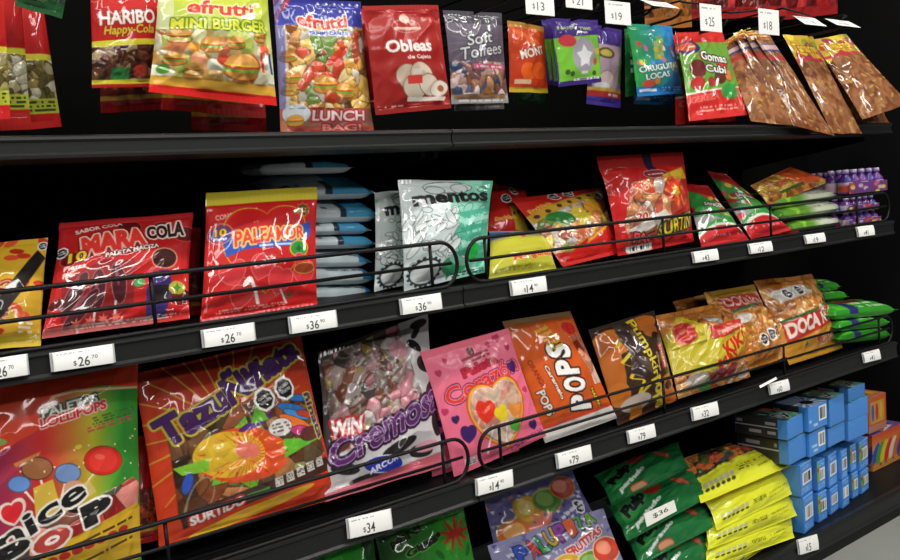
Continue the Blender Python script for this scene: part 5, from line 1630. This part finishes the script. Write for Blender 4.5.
for i, q in enumerate(GB):
    o = bag('watermelon_candy_bag', 'dark green glossy bag beside the yellow bags, ' + ('topmost of the pile', 'second of the pile, with a price sticker', 'third of the pile', 'fourth of the pile', 'lowest of the pile in view')[i], 'sweet bag',
            [(*q[0], .15 - .02 * i), (*q[1], .15 - .02 * i), (*q[2], .055 - .008 * i), (*q[3], .055 - .008 * i)], a_green_pulp, T=.022, seed=410 + i, seals=(.03, .04), wr=1.5, flo=Z4, group='dark green bags in a pile')
    if i == 1:
        sq = [P(644, 514, .03), P(674, 500, .03), P(677, 511, .026), P(647, 527, .026)]

        def sart(A): A.text('$36', .5, .5, .5, .4, '#3a3a3a', bold=.01)
        sheet_obj('price_sticker', sq, sart, 'card', o, bg='#e8e8e2', dens=2600)
YB = [((680, 459), (752, 436), (793, 466), (701, 503)), ((704, 500), (788, 462), (792, 494), (717, 531)), ((702, 520), (790, 487), (796, 516), (708, 550)), ((702, 540), (792, 508), (794, 538), (706, 568)), ((700, 556), (790, 530), (788, 560), (704, 590))]
for i, q in enumerate(YB):
    bag('mango_chilli_bag', 'bright yellow bag beside the blue boxes, ' + ('topmost with a clear window of orange slices', 'second of the pile', 'third of the pile', 'fourth of the pile', 'lowest of the pile in view')[i], 'sweet bag',
        [(*q[0], .15 if i == 0 else .08 - .008 * i), (*q[1], .15 if i == 0 else .08 - .008 * i), (*q[2], .04 - .006 * i), (*q[3], .04 - .006 * i)], a_yellow(i == 0), T=.016, seed=420 + i, seals=(.03, .04), wr=1.4, flo=Z4, mat='film', group='bright yellow bags in a pile')


def carton(name, label, cat, px, y, depth, front, top, side, seed, group, yaw=0.0, flo=None):
    """a carton: px = left column, right column, top left row, bottom left row at depth y"""
    l, r, t, b_ = px
    A0, A1 = P(l, t, y), P(l, b_, y)
    R0 = P(r, t, y)
    w = R0[0] - A0[0]
    if flo is not None: A1[2] = flo + .001
    hz = A0[2] - A1[2]
    org = np.array([A0[0], y, A1[2]])
    c, s = math.cos(yaw), math.sin(yaw)
    ex, ey, ez = np.array([c, s, 0]) * w, np.array([-s, c, 0]) * depth, np.array([0, 0, hz])
    o = empty(name, org + ex / 2 + ey / 2, label, cat, group)
    g = .0004
    bx = []
    bev = .0012
    faces = [(org + ez, org + ex + ez, org + ex, org, front), (org + ey + ez, org + ez, org, org + ey, side), (org + ey + ez, org + ex + ey + ez, org + ex + ez, org + ez, top),
             (org + ex + ez, org + ex + ey + ez, org + ex + ey, org + ex, side), (org + ex + ey + ez, org + ey + ez, org + ey, org + ex + ey, front), (org, org + ex, org + ex + ey, org + ey, top)]
    Vs, Cs, Fs = [], [], []
    nv_ = 0
    for k, (p0, p1, p2, p3, art) in enumerate(faces):
        wm, hm = np.linalg.norm(p1 - p0), np.linalg.norm(p3 - p0)
        d = 1500 if k < 3 else 100
        nu, nv = int(np.clip(wm * d, 2, 90)), int(np.clip(hm * d, 2, 90))
        A = Art(nu * 3, nv * 3, '#2b63b4', seed + k)
        art(A)
        u, v = np.meshgrid(np.linspace(0, 1, nu + 1), np.linspace(0, 1, nv + 1))
        B = ((1 - u) * (1 - v))[..., None] * p0 + (u * (1 - v))[..., None] * p1 + (u * v)[..., None] * p2 + ((1 - u) * v)[..., None] * p3
        n = np.cross(p3 - p0, p1 - p0); n /= np.linalg.norm(n)
        rng = np.random.default_rng(seed * 5 + k)
        e = np.minimum(np.minimum(u, 1 - u), np.minimum(v, 1 - v))
        B = B - n * (.0006 * np.exp(-e * 40))[..., None]
        Vs.append(B.reshape(-1, 3)); Cs.append(sample(A.a, nu, nv).reshape(-1, 3))
        Fs.append(grid_faces(np.ones((nv, nu), bool), nu) + nv_); nv_ += len(Vs[-1])
    names = ['front_panel', 'side_panel', 'top_flap']
    # body holds the hidden faces and the front; side and lid are panels of their own
    V = np.concatenate([Vs[0], Vs[3], Vs[4], Vs[5]]); C_ = np.concatenate([Cs[0], Cs[3], Cs[4], Cs[5]])
    off = 0; F = []
    for k in (0, 3, 4, 5):
        st = sum(len(x) for x in Vs[:k]); F.append(Fs[k] - st + off); off += len(Vs[k])
    mesh_obj('body', V, np.concatenate(F), M['boxcard'], o, C_, smooth=False)
    for k, nm in ((1, 'side_panel'), (2, 'top_panel')):
        st = sum(len(x) for x in Vs[:k])
        mesh_obj(nm, Vs[k], Fs[k] - st, M['boxcard'], o, Cs[k], smooth=False)
    return o


GBX = 'blue cartons stacked on the lowest shelf'
# standing cartons: columns, two tiers
lo = [(790, 798, 505, 537, .055), (803, 817, 498, 534, .02), (818, 828, 494, 526, .03), (830, 841, 490, 522, .035), (842, 851, 481, 513, .035), (852, 859, 474, 503, .05), (861, 872, 473, 502, .05)]
hi = [(790, 798, 472, 503, .055), (800, 816, 466, 498, .02), (817, 826, 462, 492, .03), (828, 840, 456, 489, .035), (841, 849, 452, 481, .035), (850, 857, 446, 473, .05), (859, 872, 443, 472, .05)]
PL = ['leftmost, beside the yellow bags', 'second from the left', 'third from the left', 'fourth from the left', 'third from the right', 'second from the right', 'rightmost']
for tier, rows in (('lower', lo), ('upper', hi)):
    for i, (l, r, t, b_, y) in enumerate(rows):
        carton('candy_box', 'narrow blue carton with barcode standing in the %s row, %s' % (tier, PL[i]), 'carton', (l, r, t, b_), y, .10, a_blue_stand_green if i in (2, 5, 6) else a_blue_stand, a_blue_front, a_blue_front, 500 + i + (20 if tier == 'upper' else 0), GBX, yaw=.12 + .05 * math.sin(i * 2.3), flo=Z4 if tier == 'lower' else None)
lie = [(788, 809, 441, 466, .02, .08, a_blue_front, 'lying blue carton of the lower layer, at its left end'), (809, 827, 434, 458, .02, .04, a_blue_code, 'lying blue carton with barcode of the lower layer, second from the left'),
       (828, 847, 429, 448, .025, .06, a_blue_front, 'lying blue carton of the lower layer, second from the right'),
       (848, 869, 422, 442, .025, .02, a_blue_front, 'lying blue carton of the lower layer, at its right end'),
       (787, 807, 421, 441, .015, .12, a_blue_front, 'lying blue carton of the top layer at its left end, dark picture on its lid'),
       (808, 829, 408, 433, .015, .05, a_blue_code, 'lying blue carton of the top layer with barcode and white rays on its lid'), (829, 847, 400, 428, .02, .08, a_blue_front, 'tall blue carton of the top layer, between barcode carton and the right end'),
       (848, 865, 389, 403, .03, .0, a_blue_front, 'topmost blue carton at the right of the stack'), (848, 869, 404, 422, .025, .02, a_blue_front, 'lying blue carton just under the topmost one')]
for i, (l, r, t, b_, y, yw, fr, lb) in enumerate(lie):
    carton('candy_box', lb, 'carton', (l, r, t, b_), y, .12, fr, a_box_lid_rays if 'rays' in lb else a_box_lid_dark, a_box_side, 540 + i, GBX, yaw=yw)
carton('crayon_box', 'orange carton standing behind the right end of the blue stack', 'carton', (868, 886, 399, 435), .11, .06, a_orange_box, a_orange_box, a_orange_box, 560, 'orange cartons beside the blue stack')
carton('crayon_box', 'orange carton with colourful sticks, lowest at the right edge', 'carton', (872, 903, 436, 474), .107, .06, a_crayon_box, a_crayon_lid, a_crayon_box, 561, 'orange cartons beside the blue stack', flo=Z4)

if False:
    for r in BAGLOG: print('BAG %-70s w%.3f h%.3f z%.3f y%.3f..%.3f' % r)
